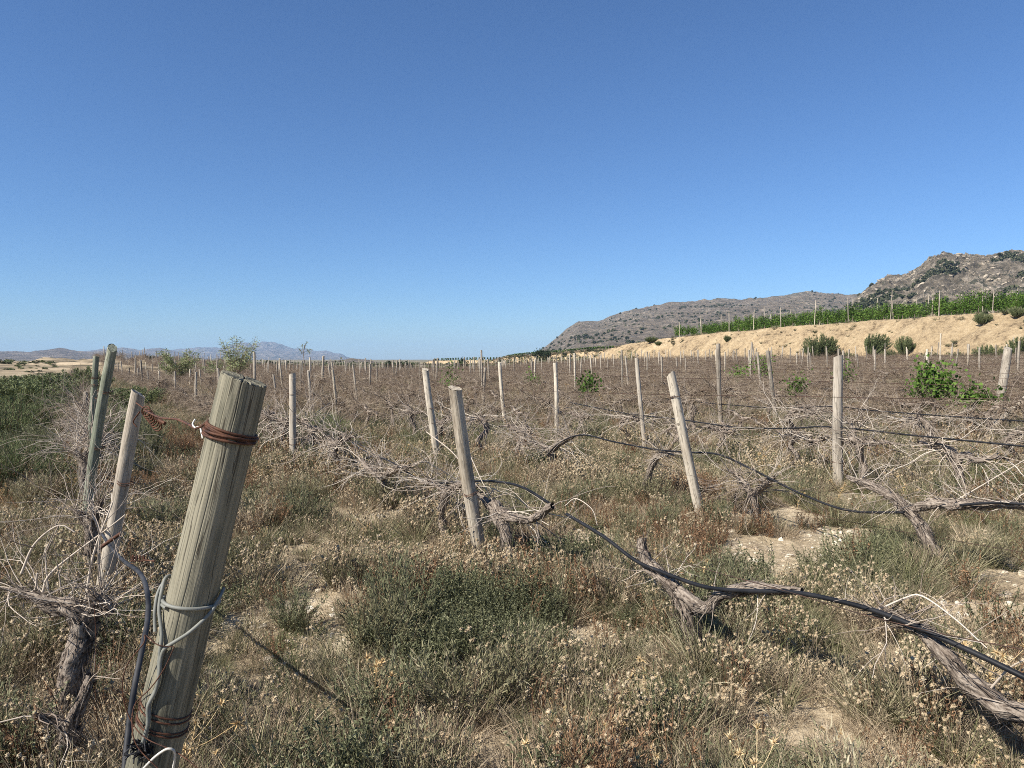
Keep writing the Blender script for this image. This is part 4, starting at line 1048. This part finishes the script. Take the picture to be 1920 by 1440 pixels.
def cover():
    zones = [(1.3, 3.2, 130), (3.2, 6, 100), (6, 12, 62), (12, 25, 25), (25, 75, 8)]
    X, Y, RR = [], [], []
    for a, b, den in zones:
        ang = R(47); n = int(ang * (b * b - a * a) * den); r = np.sqrt(g.uniform(a * a, b * b, n)); t = g.uniform(-ang, ang, n)
        X.append(r * np.sin(t)); Y.append(r * np.cos(t)); RR.append(r)
    n = 1400; X.append(g.uniform(-2.5, 3, n)); Y.append(g.uniform(-2, 1.3, n)); RR.append(np.hypot(X[-1], Y[-1]))
    x, y, r = map(np.concatenate, (X, Y, RR))
    bp = np.array(BANKPOLY); keep = (x < np.interp(y, bp[:, 1], bp[:, 0]) - .5)
    keep &= ~((x < -28) & (y > 62)) & ~((x < -22) & (y > 76) & (y < 92) & (x > -60))
    bare = field(BARE, x, y); nb = fbm(x / 1.3, y / 1.3, 0, 4, 600)
    keep &= (bare + 1.1 * (nb - .5) < .5) & (nb > .31)
    x, y, r, = x[keep], y[keep], r[keep]; n = len(x)
    f1 = fbm(x / 1.1, y / 1.1, 0, 3, 610); f2 = fbm(x / 1.6, y / 1.6, 0, 3, 620); f3 = fbm(x / .9, y / .9, 0, 3, 630)
    wts = np.stack([
        .75 + 1.9 * sstep(.48, .64, f1) + 1.8 * field(GREN, x, y),
        1.25 + 2.8 * sstep(.45, .62, f2),
        .10 + 1.5 * sstep(.50, .64, f3) + (4.2 + 2 * sstep(3.5, 6, r)) * field(FLOW, x, y),
        .2 + 1.2 * sstep(.52, .66, 1 - f1) + 4.5 * field(REDB, x, y),
        .05 + 0 * x + .25 * (r < 3.4),
        .16 + .9 * sstep(.54, .62, f2 * .5 + (1 - f3) * .5) + 14 * field(CUSH, x, y),
        .10 + .6 * sstep(.55, .7, f1) + 1.2 * field(GREN, x, y)], 1)
    far = sstep(14, 30, r); wts[:, 1] *= 1 + far; wts[:, 2] *= 1 + .6 * far; wts[:, 6] *= 1 - .5 * far
    c = np.cumsum(wts, 1); c /= c[:, -1:]
    kind = (g.random(n)[:, None] > c).sum(1)
    z = ground(x, y)
    sc = g.uniform(.6, 1.15, n) * (1 + .25 * sstep(6, 14, r) + .35 * sstep(20, 40, r))
    sc *= np.clip(.25 + 1.5 * fbm(x / .7, y / .7, 0, 3, 650), .42, 1.18)
    rowd = np.abs(((x * N[0] + y * N[1] - ROW0) + GAP / 2) % GAP - GAP / 2); sc *= 1 + .3 * np.exp(-(rowd / .4) ** 2)
    sxyz = np.stack([sc * (1 + .3 * sstep(10, 25, r)), sc * (1 + .3 * sstep(10, 25, r)), sc * (1 - .12 * sstep(12, 30, r))], 1)
    for i, nm in enumerate(NAMES):
        m = kind == i; meshes, mat = SRC[nm]; k = m.sum()
        o = scatter(nm, source_collection(nm, meshes), np.column_stack([x[m], y[m], z[m]]), g.random(k) * 6.283, g.normal(size=(k, 2)) * .12, sxyz[m], g.integers(0, len(meshes), k), mat)
        tag(o, kind='stuff')
    print('tufts', n)
cover()
def dwarf_shrubs():
    ms = []
    for i in range(5):
        fo, st = needles_shrub(g, 60, 46, .07, .011, .4, 1.25); m = MB(); m.merge(fo); m.merge(st, 1)
        ms.append(m.mesh('d', [MAT[('blade_green', 'cushion', 'blade_green', 'blade_dry', 'rusty_leaf')[i]], MAT['twig']]))
    n = 900; r = np.sqrt(g.uniform(2.2 ** 2, 26 ** 2, n)) * g.uniform(.5, 1, n) ** .3; r = np.maximum(r, 2.2); t = g.uniform(-R(44), R(44), n); x, y = r * np.sin(t), r * np.cos(t)
    keep = field(BARE, x, y) < .3; x, y = x[keep], y[keep]; n = len(x); h = g.uniform(.16, .42, n)
    tag(scatter('dwarf_shrubs', source_collection('dwarf_shrub', ms), np.column_stack([x, y, ground(x, y)]), g.random(n) * 6.28, g.normal(size=(n, 2)) * .1, np.stack([h * 1.1, h * 1.1, h], 1), g.choice(5, n, p=[.28, .26, .2, .16, .1]), MAT['cushion']), kind='stuff')
def stones():
    pts = []
    for px, py, r in BARE:
        c = at_ground(px, py)
        for i in range(int(150 * r)):
            a = g.random() * 6.283; q = r * 1.05 * math.sqrt(g.random()); pts.append((c[0] + q * math.cos(a), c[1] + q * math.sin(a)))
    n = 5200; rr = np.sqrt(g.uniform(1.2 ** 2, 14 ** 2, n)); t = g.uniform(-R(44), R(44), n)
    pts = np.vstack([pts, np.stack([rr * np.sin(t), rr * np.cos(t)], 1)]); n = len(pts)
    sc = .010 + .07 * g.random(n) ** 5
    o = scatter('pale_stones', source_collection('pebble', [pebble(g).mesh('p', MAT['stone'], False) for _ in range(6)]), np.column_stack([pts, ground(pts[:, 0], pts[:, 1]) + .002]), g.random(n) * 6.28, g.normal(size=(n, 2)) * .3, sc, g.integers(0, 6, n), MAT['stone'])
    tag(o, kind='stuff')
    # fallen twigs and litter
    lm = []
    for i in range(5):
        m = MB()
        for j in range(5): grow(m, g.normal(size=3) * [.08, .08, .004] + [0, 0, .012], g.normal(size=3) * [1, 1, .05], g.uniform(.06, .22), .0018, 1, g, 3, .15, 0, branch=.2)
        lm.append(m.mesh('l', MAT['twig']))
    n = 2600; rr = np.sqrt(g.uniform(1.2 ** 2, 16 ** 2, n)); t = g.uniform(-R(44), R(44), n); x, y = rr * np.sin(t), rr * np.cos(t)
    o = scatter('fallen_twigs', source_collection('litter', lm), np.column_stack([x, y, ground(x, y)]), g.random(n) * 6.28, np.zeros((n, 2)), g.uniform(.7, 1.4, n), g.integers(0, 5, n), MAT['twig'])
    tag(o, kind='stuff')
stones()

# ------------------------------------------------------------------ shrubs, trees, leafy vines
def needles_shrub(rng, shoots=60, leaves=44, ln=.09, w=.007, dome=.55, wid=1.):
    """unit shrub 1 m tall: many upright shoots set with needle-like leaves"""
    fo = MB(); st = MB()
    for i in range(shoots):
        a = rng.random() * 6.283; r = math.sqrt(rng.random()) * .5 * wid; h = rng.uniform(.55, 1.05) * (1 - dome * (r / (.5 * wid)) ** 2 * .6)
        p0 = np.array([r * .25 * math.cos(a), r * .25 * math.sin(a), -.03]); top = np.array([r * math.cos(a), r * math.sin(a), h])
        pts = smooth_path([p0, p0 * .3 + top * .55 + rng.normal(size=3) * .03 - [0, 0, .05], top], .05)
        tube(st, pts, .006 * np.linspace(1, .3, len(pts)), 3, rng.random() * .6, cap=False)
        T = unit(np.gradient(pts, axis=0)); j = rng.integers(len(pts) // 5, len(pts), leaves)
        D = T[j] + rng.normal(size=(leaves, 3)) * .45 + [0, 0, .25]
        blades(fo, pts[j] + rng.normal(size=(leaves, 3)) * .02, D, ln * rng.uniform(.6, 1.5, leaves), w * rng.uniform(.7, 1.4, leaves), rng.normal(size=(leaves, 3)) * .2, 2, np.clip(rng.random() * .6 + rng.random(leaves) * .5, 0, 1), rng=rng)
    return fo, st
dwarf_shrubs()
srng = np.random.default_rng(31)
SHR = []
for i in range(5):
    fo, st = needles_shrub(srng, 120, 75, .09, .0065, .55, 1.3 if i % 2 else 1.7)
    SHR.append((fo.mesh('foliage', MAT['cushion' if i in (1, 3) else 'broom']), st.mesh('stem', MAT['twig'])))
SHRB = []
for i in range(4):
    fo, st = needles_shrub(srng, 150, 150, .05, .017, .45, 1.5)
    SHRB.append((fo.mesh('foliage', MAT['broom']), st.mesh('stem', MAT['twig'])))
def shrub(label, px, d, h, wid, i, group=None, tilt=0., name='broom_shrub', base=None):
    x = (px - 960) / FPX * d; y = d; z = gz(x, y) if base is None else base[2]
    if base is not None: x, y = base[:2]
    e = empty(name, (x, y, z), i * 1.3, (wid / 1.4, wid / 1.4, h)); e.rotation_euler = (0, tilt, i * 1.3) if tilt == 0 else (0, tilt, 0)
    fo, st = SHRB[i % 4] if name == 'bank_bush' or d > 19 else SHR[i % 5]; link('foliage', fo, e); link('stem', st, e); tag(e, label, 'shrub', group)
    if name == 'bank_bush': e.scale = [v * .82 for v in e.scale]
    return e
GS = 'dark green broom shrubs at the left edge'
for i, (lb, px, d, h, wd) in enumerate([
    ('dense dark green shrub cut by the left edge, nearest of the left shrubs', 12, 9.0, .72, 1.1),
    ('low dark green shrub at the left edge just behind the nearest shrub', 62, 11.5, .62, 1.2),
    ('large rounded green shrub at the left edge, highest of the near left shrubs', 15, 14, 1.0, 2.0),
    ('broad green shrub between the left edge and the stakes', 82, 15.5, .92, 1.9),
    ('green shrub touching the left side of the tall grey-green stake', 140, 17, .95, 1.6),
    ('dark green shrub between the grey-green stake and the pale split stake', 228, 11.8, .98, 1.0),
    ('dark green shrub close behind the pale split stake', 268, 11.2, .78, .8),
    ('green shrub further back on the left above the broad one', 45, 22, 1.05, 2.6),
    ('green shrub further back just left of the thin grey stake', 118, 25, 1.1, 2.6),
    ('dark pointed shrub showing between the left stakes and the pale mounds', 158, 29, 1.3, 1.8),
    ('small green shrub right of the grey-green stake near the row ends', 215, 22, .75, 1.6),
    ('low green shrub behind the row ends left of the thick post', 262, 26, .7, 1.8),
    ('far low shrub in front of the pale mounds at the left edge', 10, 34, .9, 3.0),
    ('far low shrub in front of the pale mounds, right of the left edge', 78, 36, .9, 3.0),
    ('small blue-green shrub at the foot of the vines left of the slim grey stake', 522, 13.5, .62, .9),
    ('small blue-green shrub between the slim grey stake and the second one', 605, 14.5, .6, .9)]):
    shrub(lb, px, d, h, wd, i, GS)
# shrubs against the bank
def on_bank_px(px, w):      # position by viewing direction and distance from the foot of the bank
    best = None
    for s in bank_S[::2]:
        x, y, z, T = bank_at(s, w)
        if y < 20: continue
        e = abs(project(x, y, z)[0] - px)
        if best is None or e < best[0]: best = (e, (x, y, z), T)
    return best[1], best[2]
for i, (lb, px, w_, h, wd, tl) in enumerate([
    ('round dark green bush in front of the pale bank, leftmost of the bank shrubs', 1537, -.5, 3.6, 4.2, 0),
    ('broom bush leaning right against the pale bank', 1632, .5, 3.0, 3.0, .5),
    ('small round broom bush on the bank right of the leaning one', 1702, .6, 2.2, 2.0, 0),
    ('low dark bush at the bank foot between the leaning and the round one', 1662, -.4, 1.6, 2.0, 0),
    ('wide dark broom bush at the bank foot near the right edge', 1848, -.3, 2.0, 2.9, 0),
    ('tall dark broom bush at the bank foot cut by the right edge', 1912, -.3, 2.7, 2.6, 0),
    ('low olive bush at the bank foot left of the wide one', 1790, -.6, 1.3, 2.6, 0),
    ('low grey-green bush at the bank foot under the round one', 1735, -.6, 1.3, 2.2, 0),
    ('small brownish bush beside the round dark green bush', 1585, -.6, 1.5, 1.6, 0),
    ('tiny bush high on the pale bank near its left part', 1364, 2.6, 1.0, 1.2, 0),
    ('small yellow-green bush at the left end of the pale bank', 1222, 3.0, 1.1, 2.6, 0),
    ('dark low bush right of the yellow-green one on the bank edge', 1236, 2.4, .7, 1.6, 0),
    ('grey scrub bush on the bank edge near the right, below the green vines', 1848, 3.6, 1.2, 1.8, 0),
    ('dark scrub patch on the bank edge by the right border', 1900, 4.2, 1.0, 1.6, 0)]):
    p, T = on_bank_px(px, w_); shrub(lb, px, p[1], h, wd, i + 3, 'bushes along the pale bank', tl, 'bank_bush', p)
# sparse tufts on the bank face (ground cover)
n = 520; ss = g.uniform(20, bank_S[-1] - 12, n); ww = g.uniform(.2, 5.2, n) ** 1.0; pp = np.array([bank_at(a, b)[:3] for a, b in zip(ss, ww)])
tm = [tuft_blades(90, .5, .03, .5, g, .5).mesh('t', m_) for m_ in (MAT['blade_dry'], MAT['blade_green'], MAT['scrub'])]
bw = [bank2_at(a, b)[:3] for a, b in zip(g.uniform(0, bank2_S[-1], 420), g.uniform(-1, 4.5, 420))]; bsc = g.uniform(.6, 2.2, 420)
tag(scatter('far_bank_weeds', source_collection('far_bank_weed', [tuft_blades(60, .5, .05, .5, g, .5).mesh('t', m_) for m_ in (MAT['blade_dry'], MAT['scrub'])]), bw, g.random(420) * 6.28, np.zeros((420, 2)), bsc, g.integers(0, 2, 420), MAT['scrub']), kind='stuff')
tag(scatter('bank_weeds', source_collection('bank_weed', tm), pp - [0, 0, .08], g.random(n) * 6.28, np.zeros((n, 2)), g.uniform(.3, 1.0, n) * np.where(ww > 4.2, 1.2, .8), g.integers(0, 3, n), MAT['blade_dry']), kind='stuff')

# --- green vines on the terrace
def leaf_cloud(mb, C, n, rng, size, tone_c=None, squash=1.):
    """leaves: folded kite shapes of two quads"""
    M = len(C); d = unit(rng.normal(size=(M, 3))); s = unit(np.cross(d, rng.normal(size=(M, 3)))); u = np.cross(d, s)
    L = size * rng.uniform(.6, 1.25, M)[:, None]
    V = np.stack([C - d * L * .5, C + s * L * .5 + u * L * .12, C + d * L * .6, C - s * L * .5 + u * L * .12], 1)
    o_ = np.arange(M)[:, None] * 4
    F = np.concatenate([np.hstack([o_, o_ + 1, o_ + 2]), np.hstack([o_, o_ + 2, o_ + 3])])
    t = rng.random(M) if tone_c is None else np.clip(tone_c + rng.normal(size=M) * .18, 0, 1)
    mb.add(V.reshape(-1, 3), F, np.repeat(t, 4))
def leafy_vine(rng, H=1.85, W=1.5, lo=.55, nsh=16, nl=26, size=.13, depth=.35):
    fo = MB(); tr = MB()
    tube(tr, smooth_path([(0, 0, -.05), (rng.normal() * .04, rng.normal() * .03, .4), (rng.normal() * .05, 0, .8)], .1), [.04] * len(smooth_path([(0, 0, -.05), (0, 0, .4), (0, 0, .8)], .1)) if False else .035, 6, .6)
    for i in range(nsh):
        x0 = rng.uniform(-W / 2, W / 2); p0 = np.array([x0 * .7, rng.normal() * .05, .7]); top = np.array([x0 + rng.normal() * .12, rng.normal() * depth * .6, rng.uniform(.75, 1.08) * H])
        pts = smooth_path([p0, (p0 + top) / 2 + rng.normal(size=3) * .08, top], .06)
        j = rng.integers(0, len(pts), nl); C = pts[j] + rng.normal(size=(nl, 3)) * [.12, .13, .1]; C[:, 2] = np.maximum(C[:, 2], lo - .1 + .2 * rng.random(nl))
        leaf_cloud(fo, C, nl, rng, size, rng.uniform(.2, .8)); tube(tr, pts, .006, 3, .5, cap=False)
    for i in range(5):
        x0 = rng.uniform(-W / 2, W / 2); nl2 = 14; C = np.array([x0, rng.normal() * .2, lo + .1]) + rng.normal(size=(nl2, 3)) * [.1, .1, .14]; leaf_cloud(fo, C, nl2, rng, size, .4)
    return fo.mesh('foliage', MAT['vine_leaf']), tr.mesh('trunk', MAT['bark'])
GL = [leafy_vine(srng) for _ in range(7)]
cnt = {0: 0, 1: 0, 2: 0}
for row in (0, 1, 2):
    s = bank_S[-1]
    while s > 5:
        s -= 1.35 + srng.normal() * .08
        ht = np.interp(s, bank_S, smooth_path(np.array(BANKPOLY), .45)[:, 2])
        if ht < 3.35: continue
        x, y, z, T = bank_at(s, 6.6 + 2.6 * row); px_ = project(x, y, z + 1)[0]
        if not (1172 + 10 * row < px_ < 2010) or srng.random() < .04: continue
        cnt[row] += 1
        e = empty('leafy_vine', (x, y, z + .03), math.atan2(T[1], T[0]) + (math.pi if srng.random() < .5 else 0), (srng.uniform(.75, 1.1), srng.uniform(.9, 1.2), srng.uniform(.72, 1.18)))
        fo, tr = GL[int(srng.integers(len(GL)))]
        link('foliage', fo, e); link('trunk', tr, e)
        rn = ('front', 'second', 'third')[row]; q = cnt[row]
        if row == 0 and q <= 26: lab = 'green leafy vine on the terrace edge above the pale bank, %s from its left end' % ORD[q - 1].replace('nearest', 'first')
        elif row == 0 and 1880 < px_ : lab = 'large bright green leafy vine on the terrace near the right edge'
        else: lab = 'green leafy vine in the %s terrace row above the pale bank, %s part' % (rn, 'left' if px_ < 1420 else 'middle' if px_ < 1680 else 'right')
        tag(e, lab, 'vine', 'green vines on the terrace, %s row' % rn)
pv = [stake_mesh('terrace_post', 2.7, .05, .045, MAT[m_], np.random.default_rng(80 + i), 7, 5, .2, .5) for i, m_ in enumerate(['pale_wood', 'grey_wood'])]
for row in range(5):
    s = 8 + row * 1.7; q = 0
    while s < bank_S[-1]:
        s += 5.2 + srng.normal() * .4
        ht = np.interp(s, bank_S, smooth_path(np.array(BANKPOLY), .45)[:, 2])
        if ht < 3.35: continue
        x, y, z, T = bank_at(s, 6.0 + 2.6 * row * (1 + .15 * row)); px_ = project(x, y, z + 1)[0]
        if not (1165 < px_ < 1990): continue
        q += 1
        o = link('terrace_post', pv[int(srng.integers(2))]); hh = srng.normal(1, .09) * (1 + .03 * row)
        place_between(o, (x, y, z), (x + srng.normal() * .1, y, z + 2.65 * hh)); o.scale = (1, 1, hh)
        part = 'left end' if px_ < 1330 else 'left middle' if px_ < 1500 else 'middle' if px_ < 1660 else 'right middle' if px_ < 1810 else 'right end'
        tag(o, 'tall thin pale post rising above the %s terrace row of green vines, %s' % (('front', 'second', 'third', 'fourth', 'rearmost')[row], part), 'post', 'tall posts of the terrace, %s of row %s' % (part, ('one', 'two', 'three', 'four', 'five')[row]))

# far terrace hedges of vines: one mass each
def far_hedge(name, at, S, d, h, s0, s1, n):
    mb = MB(); ss = srng.uniform(s0, s1, n); C = []
    for s in ss:
        x, y, z, T = at(s, d + srng.uniform(-.5, .5)); C.append((x, y, z + h * srng.random() ** .7))
    leaf_cloud(mb, np.array(C), n, srng, .35); o = mb.obj(name, MAT['vine_leaf']); tag(o, kind='stuff')
far_hedge('far_green_vineyard', bank2_at, bank2_S, 5.5, 1.25, 1, bank2_S[-1] - 9, 2600)
far_hedge('farthest_green_vineyard', bank3_at, bank3_S, 4, 1.2, 0, bank3_S[-1] - 6, 1600)
# green strip at the far edge of the bare field
def edge_green():
    mb = MB(); n = 9000
    px = srng.uniform(200, 1190, n); d = srng.uniform(140, 175, n); x = (px - 960) / FPX * d
    cl = fbm(x / 6, d / 9, 0, 3, 810); keep = cl > .44; x, d, cl = x[keep], d[keep], cl[keep]
    z = ground(x, d) + srng.random(len(x)) ** 1.5 * (.5 + 2.2 * np.clip(cl - .5, 0, .3) / .3)
    leaf_cloud(mb, np.column_stack([x, d, z]), len(x), srng, .42); o = mb.obj('far_field_edge_scrub', MAT['cushion']); tag(o, kind='stuff')
edge_green()

# leafy survivors among the bare vines
def survivor(label, px, py_base, h, w, seed, d=None, dens=1., lo=None):
    rng = np.random.default_rng(seed)
    if d is None: b = gp(px, py_base)
    else: b = np.array([(px - 960) / FPX * d, d, gz((px - 960) / FPX * d, d)])
    fo, tr = leafy_vine(rng, h, w, lo or (.65 if h > 1 else .4), int(15 * dens), int(26 * dens), .075, .3)
    e = empty('regrown_vine', tuple(b), base_rz + 1.2); link('foliage', fo, e); link('trunk', tr, e)
    tag(e, label, 'vine', 'green regrown vines in the bare field')
survivor('bright green regrown vine, a large bush of leaves among the bare rows at right', 1752, 0, 1.4, .42, 1, 15.2, 1.6, .82)
survivor('low spread of green shoots just right of the large leafy bush', 1826, 0, .95, .5, 2, 13.8, .7, .75)
survivor('small round clump of green leaves right of the centre', 1105, 0, 1.12, .3, 3, 21, .8)
survivor('small green clump at the middle of the field, top of a bare vine', 1000, 0, 1.15, .35, 4, 27, .6)
survivor('small dull green clump on a bare vine left of the grey upright stake', 1492, 0, 1.15, .4, 5, 20, .6)
survivor('little green clump behind the grey upright stake', 1582, 0, 1.3, .5, 6, 26, .6)
survivor('green clump between the two slim stakes right of the bank start', 1432, 0, 1.45, .8, 7, 34, .8)
survivor('sparse olive-green clump left of those two slim stakes', 1388, 0, 1.2, .7, 8, 29, .6)
survivor('few green shoots standing above the vines left of the smooth pale stake', 846, 0, 1.35, .5, 9, 26, .5)
survivor('small green clump far out, left of the bank', 1175, 0, 1.9, 3.0, 10, 88, 1.)

# airy bushes and trees
def airy(name, label, px, d, h, w, seed, ln=.12, nsh=26, group=None, lf=26):
    rng = np.random.default_rng(seed); x = (px - 960) / FPX * d; e = empty(name, (x, d, gz(x, d))); fo = MB(); tr = MB(); tips = []
    for i in range(nsh):
        a = rng.random() * 6.283; rr = w * .5 * math.sqrt(rng.random()); top = np.array([rr * math.cos(a), rr * math.sin(a), h * rng.uniform(.55, 1.0)])
        pts = smooth_path([(0, 0, 0), top * [.3, .3, .5] + rng.normal(size=3) * h * .04, top], .1)
        tube(tr, pts, .016 * h / 3 * np.linspace(1, .3, len(pts)) + .003, 4, .5, cap=False)
        T = unit(np.gradient(pts, axis=0)); j = rng.integers(len(pts) // 2, len(pts), lf); tone = rng.random()
        side = unit(rng.normal(size=(lf, 3)) * [1, 1, .35]); Bp = pts[j] + side * rng.uniform(0, .16, (lf, 1)) * h / 2.5
        blades(fo, Bp, side + T[j] * .3, ln * rng.uniform(.6, 1.4, lf), .034, rng.normal(size=(lf, 3)) * .2 - [0, 0, .2], 2, np.clip(tone * .6 + .4 * rng.random(lf), 0, 1), rng=rng)
    fo.obj('foliage', MAT['airy'], e); tr.obj('stem', MAT['twig'], e); tag(e, label, 'tree', group)
airy('airy_bush', 'loose feathery pale green bush rising over the horizon, left of the thick post', 338, 45, 2.25, 2.3, 1, .18, 34, None, 60)
airy('airy_tree', 'tall airy pale green tree with open crown behind the thick post', 446, 45, 3.05, 2.8, 2, .18, 30, None, 60)
airy('airy_bush', 'low pale green bush at the foot of the airy tree, right of its stem', 402, 52, 1.9, 2.6, 5, .16, 18, None, 40)
def sapling():
    d = 50; x = (572 - 960) / FPX * d; e = empty('sapling', (x, d, gz(x, d))); rng = np.random.default_rng(8); tr = MB(); fo = MB()
    tube(tr, smooth_path([(0, 0, 0), (-.05, 0, 1.2), (-.08, 0, 2.0), (-.02, 0, 2.6)], .2), .02, 5, .5)
    for (ax, az, bx, bz) in [(-.07, 1.9, -.42, 2.45), (-.05, 2.1, .45, 2.3), (-.04, 2.3, .12, 2.8), (-.06, 2.0, -.2, 2.65), (-.02, 2.4, .35, 2.05)]:
        pts = smooth_path([(ax, 0, az), ((ax + bx) / 2, rng.normal() * .1, (az + bz) / 2 + .08), (bx, rng.normal() * .15, bz)], .05); tube(tr, pts, .009, 4, .5, cap=False)
        lf = 36; j = rng.integers(len(pts) // 3, len(pts), lf); s_ = unit(rng.normal(size=(lf, 3)))
        blades(fo, pts[j], s_, rng.uniform(.06, .16, lf), .022, rng.normal(size=(lf, 3)) * .3, 2, rng.random(lf), rng=rng)
    fo.obj('foliage', MAT['airy'], e); tr.obj('trunk', MAT['twig'], e); tag(e, 'thin lone sapling with a wispy forked crown against the blue mountain', 'tree')
sapling()
def round_tree(label, px, d, h, w, seed):
    rng = np.random.default_rng(seed); x = (px - 960) / FPX * d; z = gz(x, d); e = empty('round_tree', (x, d, z)); fo = MB(); tr = MB()
    tube(tr, smooth_path([(0, 0, -.4), (.05, 0, h * .3), (0, .1, h * .6)], .3), .14, 7, .4)
    for i in range(5):
        a = i * 1.3; tube(tr, smooth_path([(0, 0, h * .3), (w * .12 * math.cos(a), w * .12 * math.sin(a), h * .5), (w * .3 * math.cos(a), w * .3 * math.sin(a), h * .7)], .3), .06, 5, .4, cap=False)
    for c in range(26):
        dd = unit(rng.normal(size=3)); q = np.array([dd[0] * w * .38, dd[1] * w * .38, h * .6 + dd[2] * h * .3]) * rng.uniform(.75, 1.05); n = 90
        leaf_cloud(fo, q + rng.normal(size=(n, 3)) * [w * .09, w * .09, h * .09], n, rng, .22, rng.random())
    fo.obj('crown', MAT['olive'], e); tr.obj('trunk', MAT['bark'], e); tag(e, label, 'tree', 'dark round trees on the horizon')
for a in [('dark round tree on the left horizon, widest and rightmost of the row', 292, 200, 3.3, 5.2, 1), ('dark round tree touching the left side of the widest one', 269, 205, 2.9, 3.2, 2), ('small dark round tree just left of the middle of the horizon row', 253, 208, 2.5, 3.4, 3),
          ('low dark round tree right of the tall grey-green stake', 228, 212, 2.1, 3.6, 4), ('dark tree peeping out left of the tall grey-green stake', 194, 205, 2.7, 3.4, 5), ('small dark bush-like tree by the airy tree stem', 505, 190, 1.9, 3.0, 6),
          ('small dark tree on the horizon above the centre of the field, left part', 866, 150, 2.5, 2.4, 7), ('small green tree on the horizon left of the far bank', 757, 150, 2.1, 3.6, 8), ('low green tree on the horizon right of the blue mountain', 728, 150, 2.1, 1.8, 9), ('tiny green tree at the left foot of the dry ridge', 1018, 178, 3.4, 4.5, 10)]: round_tree(*a)

# ------------------------------------------------------------------ scrub on the hills
def hill_scrub(name, grid, n, size, seed, lo=.05, thr=.5):
    X, Y, Z, T = grid; r = np.random.default_rng(seed); a = r.integers(0, X.shape[0] - 30, n * 3); b = r.integers(0, X.shape[1], n * 3)
    x, y, z, t = X[a, b], Y[a, b], Z[a, b], T[a, b]
    keep = (t > lo) & (fbm(x / 45, y / 45, 0, 4, seed) > thr) & (z > 0); x, y, z = x[keep][:n], y[keep][:n], z[keep][:n]; n = len(x)
    ms = []
    for i in range(4):
        m = MB(); k = 60; C = unit(r.normal(size=(k, 3))) * [.45, .45, .35] * r.uniform(.6, 1, (k, 1)) + [0, 0, .3]; leaf_cloud(m, C, k, r, .34); ms.append(m.mesh('s', MAT['scrub']))
    x = x + r.normal(size=n) * 1.5; 
    tag(scatter(name, source_collection(name, ms), np.column_stack([x, y, z - .3]), r.random(n) * 6.28, np.zeros((n, 2)), size * r.uniform(.5, 1.5, n), r.integers(0, 4, n), MAT['scrub']), kind='stuff')
hill_scrub('hill_scrub', near_grid, 7500, 2.7, 41, .05, .53)
hill_scrub('ridge_scrub', mid_grid, 2200, 2.6, 42, .05, .6)
def left_scrub():
    r = np.random.default_rng(90); n = 5200
    px = np.concatenate([r.uniform(-250, 330, 3600), r.uniform(300, 1000, 1600)]); d = np.concatenate([r.uniform(46, 170, 3600), r.uniform(145, 420, 1600)])
    x = (px - 960) / FPX * d; nn_ = x * N[0] + d * N[1]
    keep = (fbm(x / 7, d / 5, 0, 4, 901) > .47) & ((nn_ < -1.5) | (d > 140)); x, d = x[keep], d[keep]; n = len(x)
    ms = []
    for i in range(4):
        m = MB(); k = 70; C = unit(r.normal(size=(k, 3))) * [.5, .5, .3] * r.uniform(.4, 1, (k, 1)) + [0, 0, .25]; leaf_cloud(m, C, k, r, .2); ms.append(m.mesh('s', MAT[('scrub', 'scrub', 'cushion', 'broom')[i]]))
    sc = r.uniform(.2, .95, n) * np.clip(d / 90, .7, 2.2)
    tag(scatter('dry_scrub', source_collection('dry_scrub', ms), np.column_stack([x, d, ground(x, d) - .05]), r.random(n) * 6.28, np.zeros((n, 2)), np.stack([sc, sc, sc * .6], 1), r.integers(0, 4, n), MAT['scrub']), kind='stuff')
left_scrub()
def hill_rocks():
    r = np.random.default_rng(55); X, Y, Z, T = near_grid; n = 3600
    a = r.integers(4, X.shape[0] - 40, n * 2); b = r.integers(0, X.shape[1], n * 2); x, y, z = X[a, b], Y[a, b], Z[a, b]
    k = (fbm(x / 30, y / 30, z / 12, 4, 717, True) > .66) & (z > 4); x, y, z = x[k][:n], y[k][:n], z[k][:n]; n = len(x)
    m = MAT['hill_rock']; sc = .7 + 2.6 * r.random(n) ** 3
    tag(scatter('hill_rocks', source_collection('hill_rock', [pebble(r).mesh('p', m, False) for _ in range(6)]), np.column_stack([x, y, z - .1]), r.random(n) * 6.28, r.normal(size=(n, 2)) * .4, np.stack([sc * 1.5, sc, sc * 1.1], 1), r.integers(0, 6, n), m), kind='stuff')
hill_rocks()
print('objects', len(bpy.data.objects), 'category', sum(1 for o in bpy.data.objects if 'category' in o))
